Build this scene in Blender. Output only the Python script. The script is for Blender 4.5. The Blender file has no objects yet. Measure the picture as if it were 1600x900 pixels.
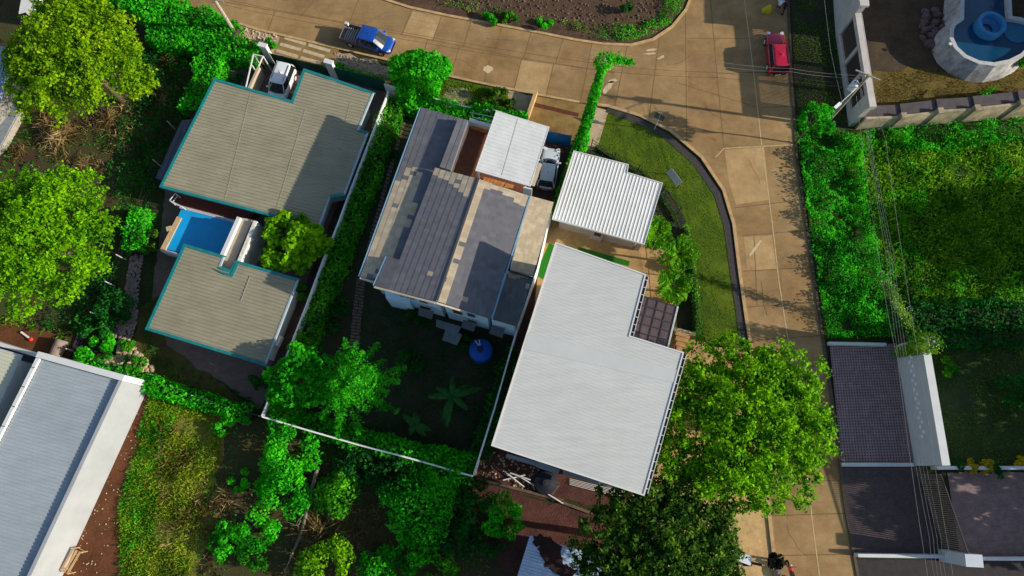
import bpy, bmesh, math, random
import numpy as np
from mathutils import Vector, Matrix

random.seed(11)
RNG = np.random.default_rng(11)
scene = bpy.context.scene
COL = scene.collection

# ------------------------------------------------------------ camera, sky, sun, exposure
F, HC, TILT = 1070.0, 58.0, math.radians(15)      # focal length in px of a 1600 px frame, camera height, tilt from straight down
cam_d = bpy.data.cameras.new('camera'); cam = bpy.data.objects.new('camera', cam_d); COL.objects.link(cam)
cam_d.sensor_width = 36; cam_d.lens = 36 * F / 1600; cam_d.clip_end = 2000; cam_d.clip_start = 0.5
cam.location = (0, 0, HC); cam.rotation_euler = (TILT, 0, 0)
scene.camera = cam

EL, AZ = math.radians(22.0), math.radians(-8.7)    # sun height; direction towards the sun in the xy plane
world = bpy.data.worlds.new('World'); scene.world = world; world.use_nodes = True
nt = world.node_tree; bg = nt.nodes['Background']
sky = nt.nodes.new('ShaderNodeTexSky'); sky.sky_type = 'NISHITA'; sky.sun_disc = False
sky.sun_elevation = EL; sky.sun_rotation = math.radians(90) - AZ
nt.links.new(sky.outputs[0], bg.inputs[0]); bg.inputs[1].default_value = 0.122
sun_d = bpy.data.lights.new('sun', 'SUN'); sun_d.energy = 5.0; sun_d.angle = math.radians(0.5); sun_d.color = (1.0, 0.90, 0.74)
sun = bpy.data.objects.new('sun', sun_d); COL.objects.link(sun)
sun.rotation_euler = Vector((-math.cos(EL) * math.cos(AZ), -math.cos(EL) * math.sin(AZ), -math.sin(EL))).to_track_quat('-Z', 'Y').to_euler()
sun.location = (60, -10, 60)
scene.view_settings.view_transform = 'Standard'; scene.view_settings.look = 'None'
scene.view_settings.gamma = 1; scene.view_settings.exposure = 0.32
scene.cycles.max_bounces = 6

# ------------------------------------------------------------ helpers: survey points
ST, CT = math.sin(TILT), math.cos(TILT)
def ray(u, v):
    x = (u - 800) / F; y = -(v - 450) / F
    return x, y * CT + ST, y * ST - CT
def P(u, v, z=0.0):                                # the point at height z seen at survey pixel (u, v)
    dx, dy, dz = ray(u, v); t = (z - HC) / dz
    return Vector((dx * t, dy * t, z))
class Plane:
    def __init__(s, a, b=0, c=0): s.a, s.b, s.c = a, b, c
    @staticmethod
    def fit(*pts):                                 # three (u, v, z)
        w = [P(*p) for p in pts]
        A = np.array([[1, p.x, p.y] for p in w]); r = np.linalg.solve(A, [p.z for p in w])
        return Plane(*[float(k) for k in r])
    def z(s, x, y): return s.a + s.b * x + s.c * y
    def at(s, u, v):
        dx, dy, dz = ray(u, v); t = (s.a - HC) / (dz - s.b * dx - s.c * dy)
        return Vector((dx * t, dy * t, HC + dz * t))
    def up(s, d): return Plane(s.a + d, s.b, s.c)
def PX(pts, z=0.0): return [P(u, v, z) for u, v in pts]

def area2(p): return sum(p[i][0] * p[(i + 1) % len(p)][1] - p[(i + 1) % len(p)][0] * p[i][1] for i in range(len(p)))
def ccw(p): return list(p) if area2(p) > 0 else list(reversed(p))
def offset(poly, d):                               # inward offset of a ccw polygon, d may be a list per edge
    poly = ccw(poly); n = len(poly); out = []
    ds = d if isinstance(d, (list, tuple)) else [d] * n
    for i in range(n):
        a, b, c = (Vector(poly[i - 1][:2]), Vector(poly[i][:2]), Vector(poly[(i + 1) % n][:2]))
        e1 = (b - a).normalized(); e2 = (c - b).normalized()
        n1 = Vector((-e1.y, e1.x)); n2 = Vector((-e2.y, e2.x)); d1, d2 = ds[i - 1], ds[i]
        cr = e1.x * e2.y - e1.y * e2.x
        if abs(cr) < 1e-3: out.append(b + n1 * d1); continue
        p1 = a + n1 * d1; p2 = b + n2 * d2
        t = ((p2.x - p1.x) * e2.y - (p2.y - p1.y) * e2.x) / cr
        out.append(p1 + e1 * t)
    return out
def inside(x, y, poly):
    r = False; j = len(poly) - 1
    for i in range(len(poly)):
        xi, yi, xj, yj = poly[i][0], poly[i][1], poly[j][0], poly[j][1]
        if (yi > y) != (yj > y) and x < (xj - xi) * (y - yi) / (yj - yi) + xi: r = not r
        j = i
    return r
def inside_np(X, Y, poly):
    r = np.zeros(len(X), bool); j = len(poly) - 1
    for i in range(len(poly)):
        xi, yi, xj, yj = poly[i][0], poly[i][1], poly[j][0], poly[j][1]
        if abs(yj - yi) > 1e-9:
            r ^= ((yi > Y) != (yj > Y)) & (X < (xj - xi) * (Y - yi) / (yj - yi) + xi)
        j = i
    return r
def clip_convex(sub, poly):                        # Sutherland-Hodgman, poly ccw convex, 2-D
    out = [Vector(p[:2]) for p in sub]
    for i in range(len(poly)):
        a = Vector(poly[i][:2]); b = Vector(poly[(i + 1) % len(poly)][:2]); e = b - a
        if not out: return []
        src = out; out = []
        for k in range(len(src)):
            p, q = src[k - 1], src[k]
            sp = e.x * (p.y - a.y) - e.y * (p.x - a.x); sq = e.x * (q.y - a.y) - e.y * (q.x - a.x)
            if (sp >= 0) != (sq >= 0): out.append(p + (q - p) * (sp / (sp - sq)))
            if sq >= 0: out.append(q)
    return out
def scan(poly, d, spacing, start=0.5):             # segments of parallel lines along d inside poly
    d = Vector(d[:2]).normalized(); n = Vector((-d.y, d.x)); res = []
    pr = [Vector(p[:2]).dot(n) for p in poly]; s = min(pr) + spacing * start
    while s < max(pr):
        ts = []
        for i in range(len(poly)):
            a = Vector(poly[i][:2]); b = Vector(poly[(i + 1) % len(poly)][:2]); sa, sb = a.dot(n) - s, b.dot(n) - s
            if (sa > 0) != (sb > 0): ts.append((a + (b - a) * (sa / (sa - sb))).dot(d))
        ts.sort()
        for k in range(0, len(ts) - 1, 2): res.append((d * ts[k] + n * s, d * ts[k + 1] + n * s))
        s += spacing
    return res, n

# ------------------------------------------------------------ helpers: meshes and objects
class MB:
    def __init__(s): s.v = []; s.f = []; s.m = []
    def face(s, pts, m=0):
        i = len(s.v); s.v += [tuple(p) for p in pts]; s.f.append(tuple(range(i, i + len(pts)))); s.m.append(m); return s
    def prism(s, poly, z0, z1, m=0, bottom=True):
        poly = ccw(poly); n = len(poly)
        f0 = z0 if callable(z0) else (lambda x, y: z0); f1 = z1 if callable(z1) else (lambda x, y: z1)
        lo = [(p[0], p[1], f0(p[0], p[1])) for p in poly]; hi = [(p[0], p[1], f1(p[0], p[1])) for p in poly]
        i = len(s.v); s.v += lo + hi
        s.f.append(tuple(range(i + n, i + 2 * n))); s.m.append(m)
        if bottom: s.f.append(tuple(reversed(range(i, i + n)))); s.m.append(m)
        for k in range(n):
            q = (k + 1) % n; s.f.append((i + k, i + q, i + n + q, i + n + k)); s.m.append(m)
        return s
    def box(s, c, sx, sy, sz, rz=0.0, m=0):        # c = centre of the base
        ca, sa = math.cos(rz), math.sin(rz)
        pts = [(c[0] + x * ca - y * sa, c[1] + x * sa + y * ca) for x, y in ((-sx / 2, -sy / 2), (sx / 2, -sy / 2), (sx / 2, sy / 2), (-sx / 2, sy / 2))]
        return s.prism(pts, c[2], c[2] + sz, m)
    def bar(s, p, q, w, h, m=0, side=None):        # box between two points: w sideways, h along the other axis
        p, q = Vector(p), Vector(q); d = (q - p).normalized()
        a = side.normalized() if side else (d.cross(Vector((0, 0, 1))) if abs(d.z) < 0.95 else Vector((1, 0, 0)))
        a.normalize(); b = a.cross(d).normalized(); i = len(s.v)
        for c in (p, q):
            for x, y in ((-1, -1), (1, -1), (1, 1), (-1, 1)): s.v.append(tuple(c + a * (x * w / 2) + b * (y * h / 2)))
        for f in ((0, 1, 2, 3), (7, 6, 5, 4), (0, 4, 5, 1), (1, 5, 6, 2), (2, 6, 7, 3), (3, 7, 4, 0)):
            s.f.append(tuple(i + k for k in f)); s.m.append(m)
        return s
    def tube(s, pts, rad, n=6, m=0, cap=True):
        pts = [Vector(p) for p in pts]; k = len(pts); i = len(s.v)
        rad = rad if isinstance(rad, (list, tuple)) else [rad] * k
        for j, p in enumerate(pts):
            d = (pts[min(j + 1, k - 1)] - pts[max(j - 1, 0)]).normalized()
            a = d.cross(Vector((0, 0, 1)) if abs(d.z) < 0.9 else Vector((1, 0, 0))).normalized(); b = d.cross(a)
            for t in range(n):
                g = 2 * math.pi * t / n; s.v.append(tuple(p + (a * math.cos(g) + b * math.sin(g)) * rad[j]))
        for j in range(k - 1):
            for t in range(n):
                q = (t + 1) % n; s.f.append((i + j * n + t, i + j * n + q, i + (j + 1) * n + q, i + (j + 1) * n + t)); s.m.append(m)
        if cap:
            s.f.append(tuple(reversed(range(i, i + n)))); s.f.append(tuple(range(i + (k - 1) * n, i + k * n))); s.m += [m, m]
        return s
    def lathe(s, c, prof, n=20, m=0):              # prof: (radius, z) pairs
        i = len(s.v)
        for r, z in prof:
            for t in range(n):
                g = 2 * math.pi * t / n; s.v.append((c[0] + r * math.cos(g), c[1] + r * math.sin(g), c[2] + z))
        for j in range(len(prof) - 1):
            for t in range(n):
                q = (t + 1) % n; s.f.append((i + j * n + t, i + j * n + q, i + (j + 1) * n + q, i + (j + 1) * n + t)); s.m.append(m)
        s.f.append(tuple(reversed(range(i, i + n)))); s.f.append(tuple(range(i + (len(prof) - 1) * n, i + len(prof) * n))); s.m += [m, m]
        return s
    def build(s, name, mats, parent=None, smooth=False, local=False):
        me = bpy.data.meshes.new(name)
        v = s.v
        me.from_pydata(v, [], s.f)
        mats = mats if isinstance(mats, (list, tuple)) else [mats]
        for mt in mats: me.materials.append(mt)
        if len(mats) > 1: me.polygons.foreach_set('material_index', s.m)
        if smooth: me.polygons.foreach_set('use_smooth', [True] * len(me.polygons))
        me.update()
        o = bpy.data.objects.new(name, me); COL.objects.link(o)
        if parent is not None:
            o.parent = parent
            if not local:
                b = base_of(parent); me.transform(Matrix.Translation((-b[0], -b[1], -b[2])))
        return o
BASE = {}
def base_of(o):                                    # where a thing's or part's own origin stands
    b = Vector((0, 0, 0))
    while o is not None: b += o.location; o = o.parent
    return b
def tag(o, label, cat=None, group=None, kind=None):
    o['label'] = label
    if cat: o['category'] = cat
    if group: o['group'] = group
    if kind: o['kind'] = kind
    return o
def thing(name, label, cat, loc, group=None, rz=0.0):
    o = bpy.data.objects.new(name, None); COL.objects.link(o); o.empty_display_size = 0.3
    o.location = loc; o.rotation_euler = (0, 0, rz); return tag(o, label, cat, group)
def recentre(o):                                   # put a one-mesh thing's origin at its base centre
    me = o.data; n = len(me.vertices); a = np.empty(n * 3, np.float32); me.vertices.foreach_get('co', a); a = a.reshape(-1, 3)
    c = (a.min(0) + a.max(0)) / 2; c[2] = a[:, 2].min(); a -= c; me.vertices.foreach_set('co', a.ravel()); me.update()
    o.location = [float(k) for k in c]; return o
def struct(name, mb, mat, label=None):
    o = mb.build(name, mat); o['kind'] = 'structure'
    if label: o['label'] = label
    return o

# ------------------------------------------------------------ helpers: materials
def srgb(r, g, b): return tuple(((c / 255) / 12.92 if c <= 10 else (((c / 255) + 0.055) / 1.055) ** 2.4) for c in (r, g, b))
MATS = {}
def M(name, col, rough=0.8, var=0.18, scale=1.5, bump=0.0, bscale=25.0, spec=0.3, metal=0.0, col2=None, scale2=None, coat=0.0, streak=None):
    if name in MATS: return MATS[name]
    m = bpy.data.materials.new(name); m.use_nodes = True; t = m.node_tree; b = t.nodes['Principled BSDF']
    b.inputs['Roughness'].default_value = rough; b.inputs['Specular IOR Level'].default_value = spec; b.inputs['Metallic'].default_value = metal
    b.inputs['Coat Weight'].default_value = coat
    geo = t.nodes.new('ShaderNodeNewGeometry')     # world position: stays put on the ground
    nz = t.nodes.new('ShaderNodeTexNoise'); nz.inputs['Scale'].default_value = scale; nz.inputs['Detail'].default_value = 8; nz.inputs['Roughness'].default_value = 0.65
    t.links.new(geo.outputs['Position'], nz.inputs['Vector'])
    cr = t.nodes.new('ShaderNodeValToRGB'); cr.color_ramp.elements[0].position = 0.3; cr.color_ramp.elements[1].position = 0.7
    lo = tuple(c * (1 - var) for c in col); hi = tuple(min(1, c * (1 + var)) for c in col) if col2 is None else col2
    cr.color_ramp.elements[0].color = (*lo, 1); cr.color_ramp.elements[1].color = (*hi, 1)
    t.links.new(nz.outputs['Fac'], cr.inputs['Fac']); out = cr.outputs['Color']
    if scale2:
        n2 = t.nodes.new('ShaderNodeTexNoise'); n2.inputs['Scale'].default_value = scale2; n2.inputs['Detail'].default_value = 10; n2.inputs['Roughness'].default_value = 0.75
        t.links.new(geo.outputs['Position'], n2.inputs['Vector'])
        mp = t.nodes.new('ShaderNodeMapRange'); mp.inputs['From Min'].default_value = 0.3; mp.inputs['From Max'].default_value = 0.7
        mp.inputs['To Min'].default_value = 0.78; mp.inputs['To Max'].default_value = 1.15; t.links.new(n2.outputs['Fac'], mp.inputs['Value'])
        mx = t.nodes.new('ShaderNodeMix'); mx.data_type = 'RGBA'; mx.blend_type = 'MULTIPLY'; mx.inputs['Factor'].default_value = 1
        t.links.new(out, mx.inputs['A']); t.links.new(mp.outputs['Result'], mx.inputs['B']); out = mx.outputs['Result']
    if streak:
        mpn = t.nodes.new('ShaderNodeMapping'); mpn.inputs['Rotation'].default_value = (0, 0, streak[0]); mpn.inputs['Scale'].default_value = (streak[1], streak[2], 0.3)
        n3 = t.nodes.new('ShaderNodeTexNoise'); n3.inputs['Scale'].default_value = 1; n3.inputs['Detail'].default_value = 7; n3.inputs['Roughness'].default_value = 0.7
        t.links.new(geo.outputs['Position'], mpn.inputs['Vector']); t.links.new(mpn.outputs[0], n3.inputs['Vector'])
        m3 = t.nodes.new('ShaderNodeMapRange'); m3.inputs['From Min'].default_value = 0.3; m3.inputs['From Max'].default_value = 0.72; m3.inputs['To Min'].default_value = streak[3]; m3.inputs['To Max'].default_value = 1.06
        t.links.new(n3.outputs['Fac'], m3.inputs['Value'])
        x3 = t.nodes.new('ShaderNodeMix'); x3.data_type = 'RGBA'; x3.blend_type = 'MULTIPLY'; x3.inputs['Factor'].default_value = 1
        t.links.new(out, x3.inputs['A']); t.links.new(m3.outputs['Result'], x3.inputs['B']); out = x3.outputs['Result']
    t.links.new(out, b.inputs['Base Color'])
    if bump:
        bn = t.nodes.new('ShaderNodeTexNoise'); bn.inputs['Scale'].default_value = bscale; bn.inputs['Detail'].default_value = 6
        t.links.new(geo.outputs['Position'], bn.inputs['Vector'])
        bp = t.nodes.new('ShaderNodeBump'); bp.inputs['Strength'].default_value = bump; bp.inputs['Distance'].default_value = 0.08
        t.links.new(bn.outputs['Fac'], bp.inputs['Height']); t.links.new(bp.outputs['Normal'], b.inputs['Normal'])
    MATS[name] = m; return m
def LEAF(name, dark, mid, light, trans=0.45, nscale=0.45):
    if name in MATS: return MATS[name]
    m = bpy.data.materials.new(name); m.use_nodes = True; t = m.node_tree; b = t.nodes['Principled BSDF']; out = t.nodes['Material Output']
    geo = t.nodes.new('ShaderNodeNewGeometry')
    nz = t.nodes.new('ShaderNodeTexNoise'); nz.inputs['Scale'].default_value = nscale; nz.inputs['Detail'].default_value = 3
    t.links.new(geo.outputs['Position'], nz.inputs['Vector'])
    ad = t.nodes.new('ShaderNodeMath'); ad.operation = 'MULTIPLY_ADD'; ad.inputs[1].default_value = 0.55
    t.links.new(geo.outputs['Random Per Island'], ad.inputs[0])
    sc = t.nodes.new('ShaderNodeMath'); sc.operation = 'MULTIPLY_ADD'; sc.inputs[1].default_value = 1.7; sc.inputs[2].default_value = -0.62
    t.links.new(nz.outputs['Fac'], sc.inputs[0]); t.links.new(sc.outputs[0], ad.inputs[2])
    cr = t.nodes.new('ShaderNodeValToRGB'); e = cr.color_ramp.elements
    e[0].position = 0.1; e[0].color = (*dark, 1); e[1].position = 0.95; e[1].color = (*light, 1); k = e.new(0.5); k.color = (*mid, 1)
    t.links.new(ad.outputs[0], cr.inputs['Fac']); t.links.new(cr.outputs['Color'], b.inputs['Base Color'])
    b.inputs['Roughness'].default_value = 0.6; b.inputs['Specular IOR Level'].default_value = 0.08
    tr = t.nodes.new('ShaderNodeBsdfTranslucent'); t.links.new(cr.outputs['Color'], tr.inputs['Color'])
    mx = t.nodes.new('ShaderNodeMixShader'); mx.inputs[0].default_value = trans
    t.links.new(b.outputs[0], mx.inputs[1]); t.links.new(tr.outputs[0], mx.inputs[2]); t.links.new(mx.outputs[0], out.inputs['Surface'])
    MATS[name] = m; return m
def GLASS(name, col, rough=0.06):
    m = M(name, col, rough=rough, var=0.1, spec=0.6); return m

# leaf colours
L_YEL = LEAF('leaf_yellow_green', (0.040, 0.130, 0.002), (0.190, 0.400, 0.004), (0.400, 0.600, 0.008), nscale=0.7)
L_LIME = LEAF('leaf_lime', (0.028, 0.130, 0.002), (0.150, 0.420, 0.003), (0.310, 0.640, 0.006), nscale=0.7)
L_VINE = LEAF('leaf_vine', (0.007, 0.139, 0.0047), (0.025, 0.419, 0.0078), (0.099, 0.744, 0.0155))
L_MID = LEAF('leaf_mid', (0.015, 0.120, 0.0060), (0.053, 0.330, 0.0090), (0.165, 0.600, 0.0150))
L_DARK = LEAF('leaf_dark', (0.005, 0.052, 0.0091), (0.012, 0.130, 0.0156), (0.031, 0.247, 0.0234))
L_OLIVE = LEAF('leaf_olive', (0.012, 0.050, 0.006), (0.045, 0.130, 0.012), (0.170, 0.330, 0.025), nscale=0.9)
L_GRASS = LEAF('leaf_grass', (0.045, 0.163, 0.0037), (0.129, 0.300, 0.0063), (0.259, 0.425, 0.0150), 0.45)
L_WEED = LEAF('leaf_weed', (0.038, 0.128, 0.0090), (0.112, 0.315, 0.0120), (0.300, 0.510, 0.0300))
L_DRY = LEAF('leaf_dry', (0.055, 0.035, 0.012), (0.17, 0.115, 0.045), (0.36, 0.27, 0.12), 0.15)
L_PALM = LEAF('leaf_palm', (0.030, 0.150, 0.0060), (0.120, 0.405, 0.0090), (0.315, 0.660, 0.0180))
L_FLOWER = LEAF('leaf_flower_yellow', (0.10, 0.11, 0.005), (0.36, 0.30, 0.008), (0.60, 0.46, 0.01), 0.2)
L_PALE = LEAF('leaf_pale_flower', (0.2, 0.25, 0.1), (0.45, 0.45, 0.32), (0.7, 0.68, 0.6), 0.2)
BARK = M('bark', (0.13, 0.09, 0.06), 0.95, 0.35, 6, 0.5, 30)
TWIG = M('twig', (0.045, 0.04, 0.02), 0.95, 0.3, 6)

WHITE = M('white_paint', (0.62, 0.62, 0.60), 0.7, 0.07, 1.2)
WALLW = M('white_render', (0.60, 0.62, 0.62), 0.8, 0.08, 0.8)
TEAL = M('teal_trim', (0.010, 0.19, 0.20), 0.55, 0.25, 3)
CONC = M('concrete', (0.33, 0.30, 0.26), 0.9, 0.25, 1.2, 0.15, 30)
DARKM = M('dark_metal', (0.025, 0.027, 0.03), 0.6, 0.2, 4)
GALV = M('galvanised', (0.45, 0.47, 0.49), 0.5, 0.15, 3, spec=0.5)
WOOD = M('deck_wood', (0.15, 0.055, 0.03), 0.7, 0.3, 3, 0.1)
OWOOD = M('orange_wood', (0.50, 0.20, 0.06), 0.6, 0.25, 4)
GLS = GLASS('dark_glass', (0.012, 0.018, 0.024))
RUB = M('rubber', (0.012, 0.012, 0.013), 0.85, 0.2, 8)

# ------------------------------------------------------------ helpers: foliage
def vnoise(X, Y, sc, seed=0):                      # smooth value noise 0..1
    r = np.random.default_rng(seed).random((64, 64)); x = X / sc + 31.7; y = Y / sc + 17.3
    xi = np.floor(x).astype(int); yi = np.floor(y).astype(int); fx = x - xi; fy = y - yi
    fx = fx * fx * (3 - 2 * fx); fy = fy * fy * (3 - 2 * fy)
    g = lambda a, b: r[a % 64, b % 64]
    return (g(xi, yi) * (1 - fx) + g(xi + 1, yi) * fx) * (1 - fy) + (g(xi, yi + 1) * (1 - fx) + g(xi + 1, yi + 1) * fx) * fy
def leaf_mesh(name, C, size, Nrm, aspect=0.55, D=None):
    N = len(C); C = np.asarray(C, float); Nrm = np.asarray(Nrm, float)
    Nrm = Nrm / (np.linalg.norm(Nrm, axis=1, keepdims=True) + 1e-9)
    R = RNG.normal(size=(N, 3)) if D is None else np.asarray(D, float)
    T = R - (R * Nrm).sum(1, keepdims=True) * Nrm; T /= (np.linalg.norm(T, axis=1, keepdims=True) + 1e-9)
    S = np.cross(Nrm, T); L = (np.asarray(size) * np.ones(N))[:, None]
    V = np.empty((N, 4, 3), np.float32)
    V[:, 0] = C - T * L * 0.5; V[:, 1] = C + S * L * aspect * 0.5 + T * L * 0.08 + Nrm * L * 0.10; V[:, 2] = C + T * L * 0.5; V[:, 3] = C - S * L * aspect * 0.5 + T * L * 0.08 + Nrm * L * 0.10
    me = bpy.data.meshes.new(name); me.vertices.add(N * 4); me.vertices.foreach_set('co', V.ravel())
    me.loops.add(N * 4); me.loops.foreach_set('vertex_index', np.arange(N * 4, dtype=np.int32))
    me.polygons.add(N); me.polygons.foreach_set('loop_start', np.arange(0, N * 4, 4, dtype=np.int32))
    me.polygons.foreach_set('loop_total', np.full(N, 4, np.int32)); me.update(calc_edges=True); return me
def leaf_obj(name, C, size, Nrm, mat, parent=None, aspect=0.55, D=None):
    C = np.asarray(C, float)
    if parent is not None: C = C - np.array(base_of(parent))
    me = leaf_mesh(name, C, size, Nrm, aspect, D); me.materials.append(mat)
    o = bpy.data.objects.new(name, me); COL.objects.link(o)
    if parent is not None: o.parent = parent
    return o
def crown_points(c, R, Hh, nclump, per, rc, seed, flat=0.25, squash=1.0):
    r = np.random.default_rng(seed); cl = []
    while len(cl) < nclump:
        d = r.normal(size=3); d[2] = abs(d[2]) - flat; d /= np.linalg.norm(d)
        k = r.uniform(0.5, 1.0) ** 0.4
        p = np.array([d[0] * R * k, d[1] * R * k, d[2] * Hh * k]); p[:2] *= 1 + 0.16 * math.sin(3 * math.atan2(d[1], d[0]) + seed) + 0.10 * math.sin(5 * math.atan2(d[1], d[0]) + 2 * seed)
        cl.append(p)
    cl = np.array(cl); cs = rc * r.uniform(0.6, 1.25, nclump); pts = []; nr = []
    for p, s in zip(cl, cs):
        n = int(per * (s / rc) ** 2); d = r.normal(size=(n, 3)); d[:, 2] = d[:, 2] * 0.9 + 0.25; d /= np.linalg.norm(d, axis=1, keepdims=True)
        k = r.uniform(0.35, 1.0, n) ** 0.5
        pts.append(p + d * (k * s)[:, None] * np.array([1, 1, 0.75])); nr.append(d * 0.8 + r.normal(size=(n, 3)) * 0.55 + np.array([0.1, 0, 0.5]))
    return np.vstack(pts) + np.array(c), np.vstack(nr), cl + np.array(c)
def bough_crown(c, R, Hh, nb, per, leaf_spread, seed):
    r = np.random.default_rng(seed); P_, N_, cl = [], [], []
    for j in range(nb):
        ring = j / nb; rad = R * math.sqrt(ring) * r.uniform(0.86, 1.02) * 0.86; a = j * 2.39996 + r.uniform(-0.35, 0.35)
        rad *= 1 + 0.10 * math.sin(3 * a + seed) + 0.07 * math.sin(7 * a + 2 * seed)
        br = R * r.uniform(0.15, 0.27); z = Hh * (1 - 0.95 * (rad / R) ** 2.2) + r.normal() * 0.35
        o = np.array([rad * math.cos(a), rad * math.sin(a), z]); cl.append(o); m = int(10 + 26 * (br / (R * .2)) ** 2 * 0.55)
        d = r.normal(size=(m, 3)); d[:, 2] = np.abs(d[:, 2]) * 0.8 - 0.15; d /= np.linalg.norm(d, axis=1, keepdims=True)
        tw = o + d * br * r.uniform(0.55, 1.12, (m, 1)) * np.array([1, 1, 0.7]); s2 = r.uniform(0.6, 1.3, m) * leaf_spread
        for q, e, sp in zip(tw, d, s2):
            k = int(per * (sp / leaf_spread) ** 2) + 3; g = r.normal(size=(k, 3)) * sp * np.array([0.5, 0.5, 0.32]); P_.append(q + g); N_.append(e * 0.35 + np.array([0.05, 0, 0.55]) + r.normal(size=(k, 3)) * 0.6)
    # loose inner foliage that closes the crown from below
    k = int(R * R * 75); a = r.uniform(0, 6.283, k); rr = R * 0.82 * np.sqrt(r.random(k)); z = Hh * (1 - 0.95 * (rr / R) ** 2.2) - r.uniform(0.5, 1.3, k)
    P_.append(np.stack([rr * np.cos(a), rr * np.sin(a), z], 1)); N_.append(r.normal(size=(k, 3)) * 0.6 + np.array([0, 0, 0.8]))
    return np.vstack(P_) + np.array(c), np.vstack(N_), np.array(cl) + np.array(c)
def tree(name, label, cat, u, v, R, H, mat, nclump=70, per=110, rc=1.0, leaf=0.36, seed=1, group=None, zc=None, trunk_r=0.22, aspect=0.6, flat=0.25, lean=(0, 0), boughs=0):
    zc = zc or H * 0.55; hh = H - zc - rc * 0.5; c = P(u, v, zc + hh * 0.5); c.z = zc
    b = thing(name, label, cat, (c.x - lean[0], c.y - lean[1], 0), group)
    C, Nn, cl = crown_points(c, R - rc * 0.6, hh, nclump, per, rc, seed, flat) if not boughs else bough_crown(c, R, hh, boughs, per, rc, seed)
    k = C[:, 2] > 0.15; C, Nn = C[k], Nn[k]
    r = np.random.default_rng(seed + 5)
    leaf_obj('crown', C, leaf * r.uniform(0.5, 1.6, len(C)) ** 1.1, Nn, mat, b, aspect)
    t = MB(); p0 = Vector((c.x - lean[0], c.y - lean[1], 0)); p1 = Vector((c.x, c.y, zc * 0.75))
    t.tube([p0, p0.lerp(p1, 0.5) + Vector((0.1, 0.06, 0)), p1], [trunk_r * 1.25, trunk_r, trunk_r * 0.75], 8)
    for j in range(min(9, len(cl))):
        q = Vector(cl[(j * 7) % len(cl)]); t.tube([p1 - Vector((0, 0, 0.1 * j)), p1.lerp(q, 0.5) + Vector((0, 0, 0.25)), q], [trunk_r * 0.5, trunk_r * 0.3, trunk_r * 0.1], 5)
    t.build('trunk', BARK, b, smooth=True)
    return b
def shrub(name, label, u, v, R, H, mat, seed, n=900, leaf=0.3, group=None, cat='shrub', nclump=None, aspect=0.6):
    zc = H * 0.45; c = P(u, v, H * 0.6); c.z = zc
    nclump = nclump or max(6, int(R * R * 7)); rc = max(0.3, R * 0.34)
    b = thing(name, label, cat, (c.x, c.y, 0), group)
    C, Nn, cl = crown_points(c, R - rc * 0.5, H - zc - rc * 0.3, nclump, max(12, n // nclump), rc, seed, 0.35)
    C[:, 2] = np.maximum(C[:, 2], 0.08)
    r = np.random.default_rng(seed)
    leaf_obj('foliage', C, leaf * r.uniform(0.6, 1.35, len(C)), Nn, mat, b, aspect)
    t = MB()
    for j in range(4): q = Vector(cl[j % len(cl)]); t.tube([Vector((c.x, c.y, 0)), Vector((c.x, c.y, 0)).lerp(q, 0.6) + Vector((0, 0, 0.1)), q], [0.06, 0.04, 0.015], 5)
    t.build('stem', TWIG, b)
    return b
def sample_poly(poly, n):
    X = np.array([p[0] for p in poly]); Y = np.array([p[1] for p in poly]); out = []; got = 0
    a = abs(area2(poly)) / 2; bb = (X.max() - X.min()) * (Y.max() - Y.min()); k = int(n * bb / a * 1.1) + 10
    x = RNG.uniform(X.min(), X.max(), k); y = RNG.uniform(Y.min(), Y.max(), k); m = inside_np(x, y, poly)
    return x[m][:n], y[m][:n]
def cover(name, label, px, dens, h, leaf, mat, seed=0, clump=1.6, thresh=0.35, aspect=0.5, upright=0.4, z0=0.0, cat='ground cover'):
    poly = PX(px, h * 0.4); a = abs(area2(poly)) / 2; x, y = sample_poly(poly, int(a * dens))
    nz = 0.6 * vnoise(x, y, clump, seed) + 0.4 * vnoise(x, y, clump * 0.37, seed + 1)
    k = nz > thresh * RNG.uniform(0.75, 1.25, len(nz)); x, y, nz = x[k], y[k], nz[k]
    z = z0 + h * np.clip((nz - thresh) / (1 - thresh) * 1.6, 0.03, 1) * RNG.uniform(0.35, 1.0, len(x)) + 0.03
    nr = RNG.normal(size=(len(x), 3)) * 0.7; nr[:, 2] = np.abs(nr[:, 2]) + upright; nr[:, 0] += 0.2
    sz = leaf * RNG.uniform(0.45, 1.3, len(x)) * (0.65 + 0.75 * vnoise(x, y, clump * 0.8, seed + 9))
    o = leaf_obj(name, np.stack([x, y, z], 1), sz, nr, mat, None, aspect)
    return tag(o, label, None, None, 'stuff')
def blades(name, label, px, dens, h, mat, seed=0, thresh=0.3, w=0.12, clump=1.5):
    poly = PX(px); a = abs(area2(poly)) / 2; x, y = sample_poly(poly, int(a * dens))
    nz = vnoise(x, y, clump, seed); k = nz > thresh * RNG.uniform(0.6, 1.4, len(nz)); x, y = x[k], y[k]
    L = h * RNG.uniform(0.5, 1.4, len(x)); D = RNG.normal(size=(len(x), 3)) * 0.55; D[:, 2] = 0.42; D /= np.linalg.norm(D, axis=1, keepdims=True)
    C = np.stack([x, y, np.full(len(x), 0.01)], 1) + D * L[:, None] * 0.5
    nr = np.cross(D, RNG.normal(size=(len(x), 3)))
    o = leaf_obj(name, C, L, nr, mat, None, w, D); return tag(o, label, None, None, 'stuff')
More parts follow.
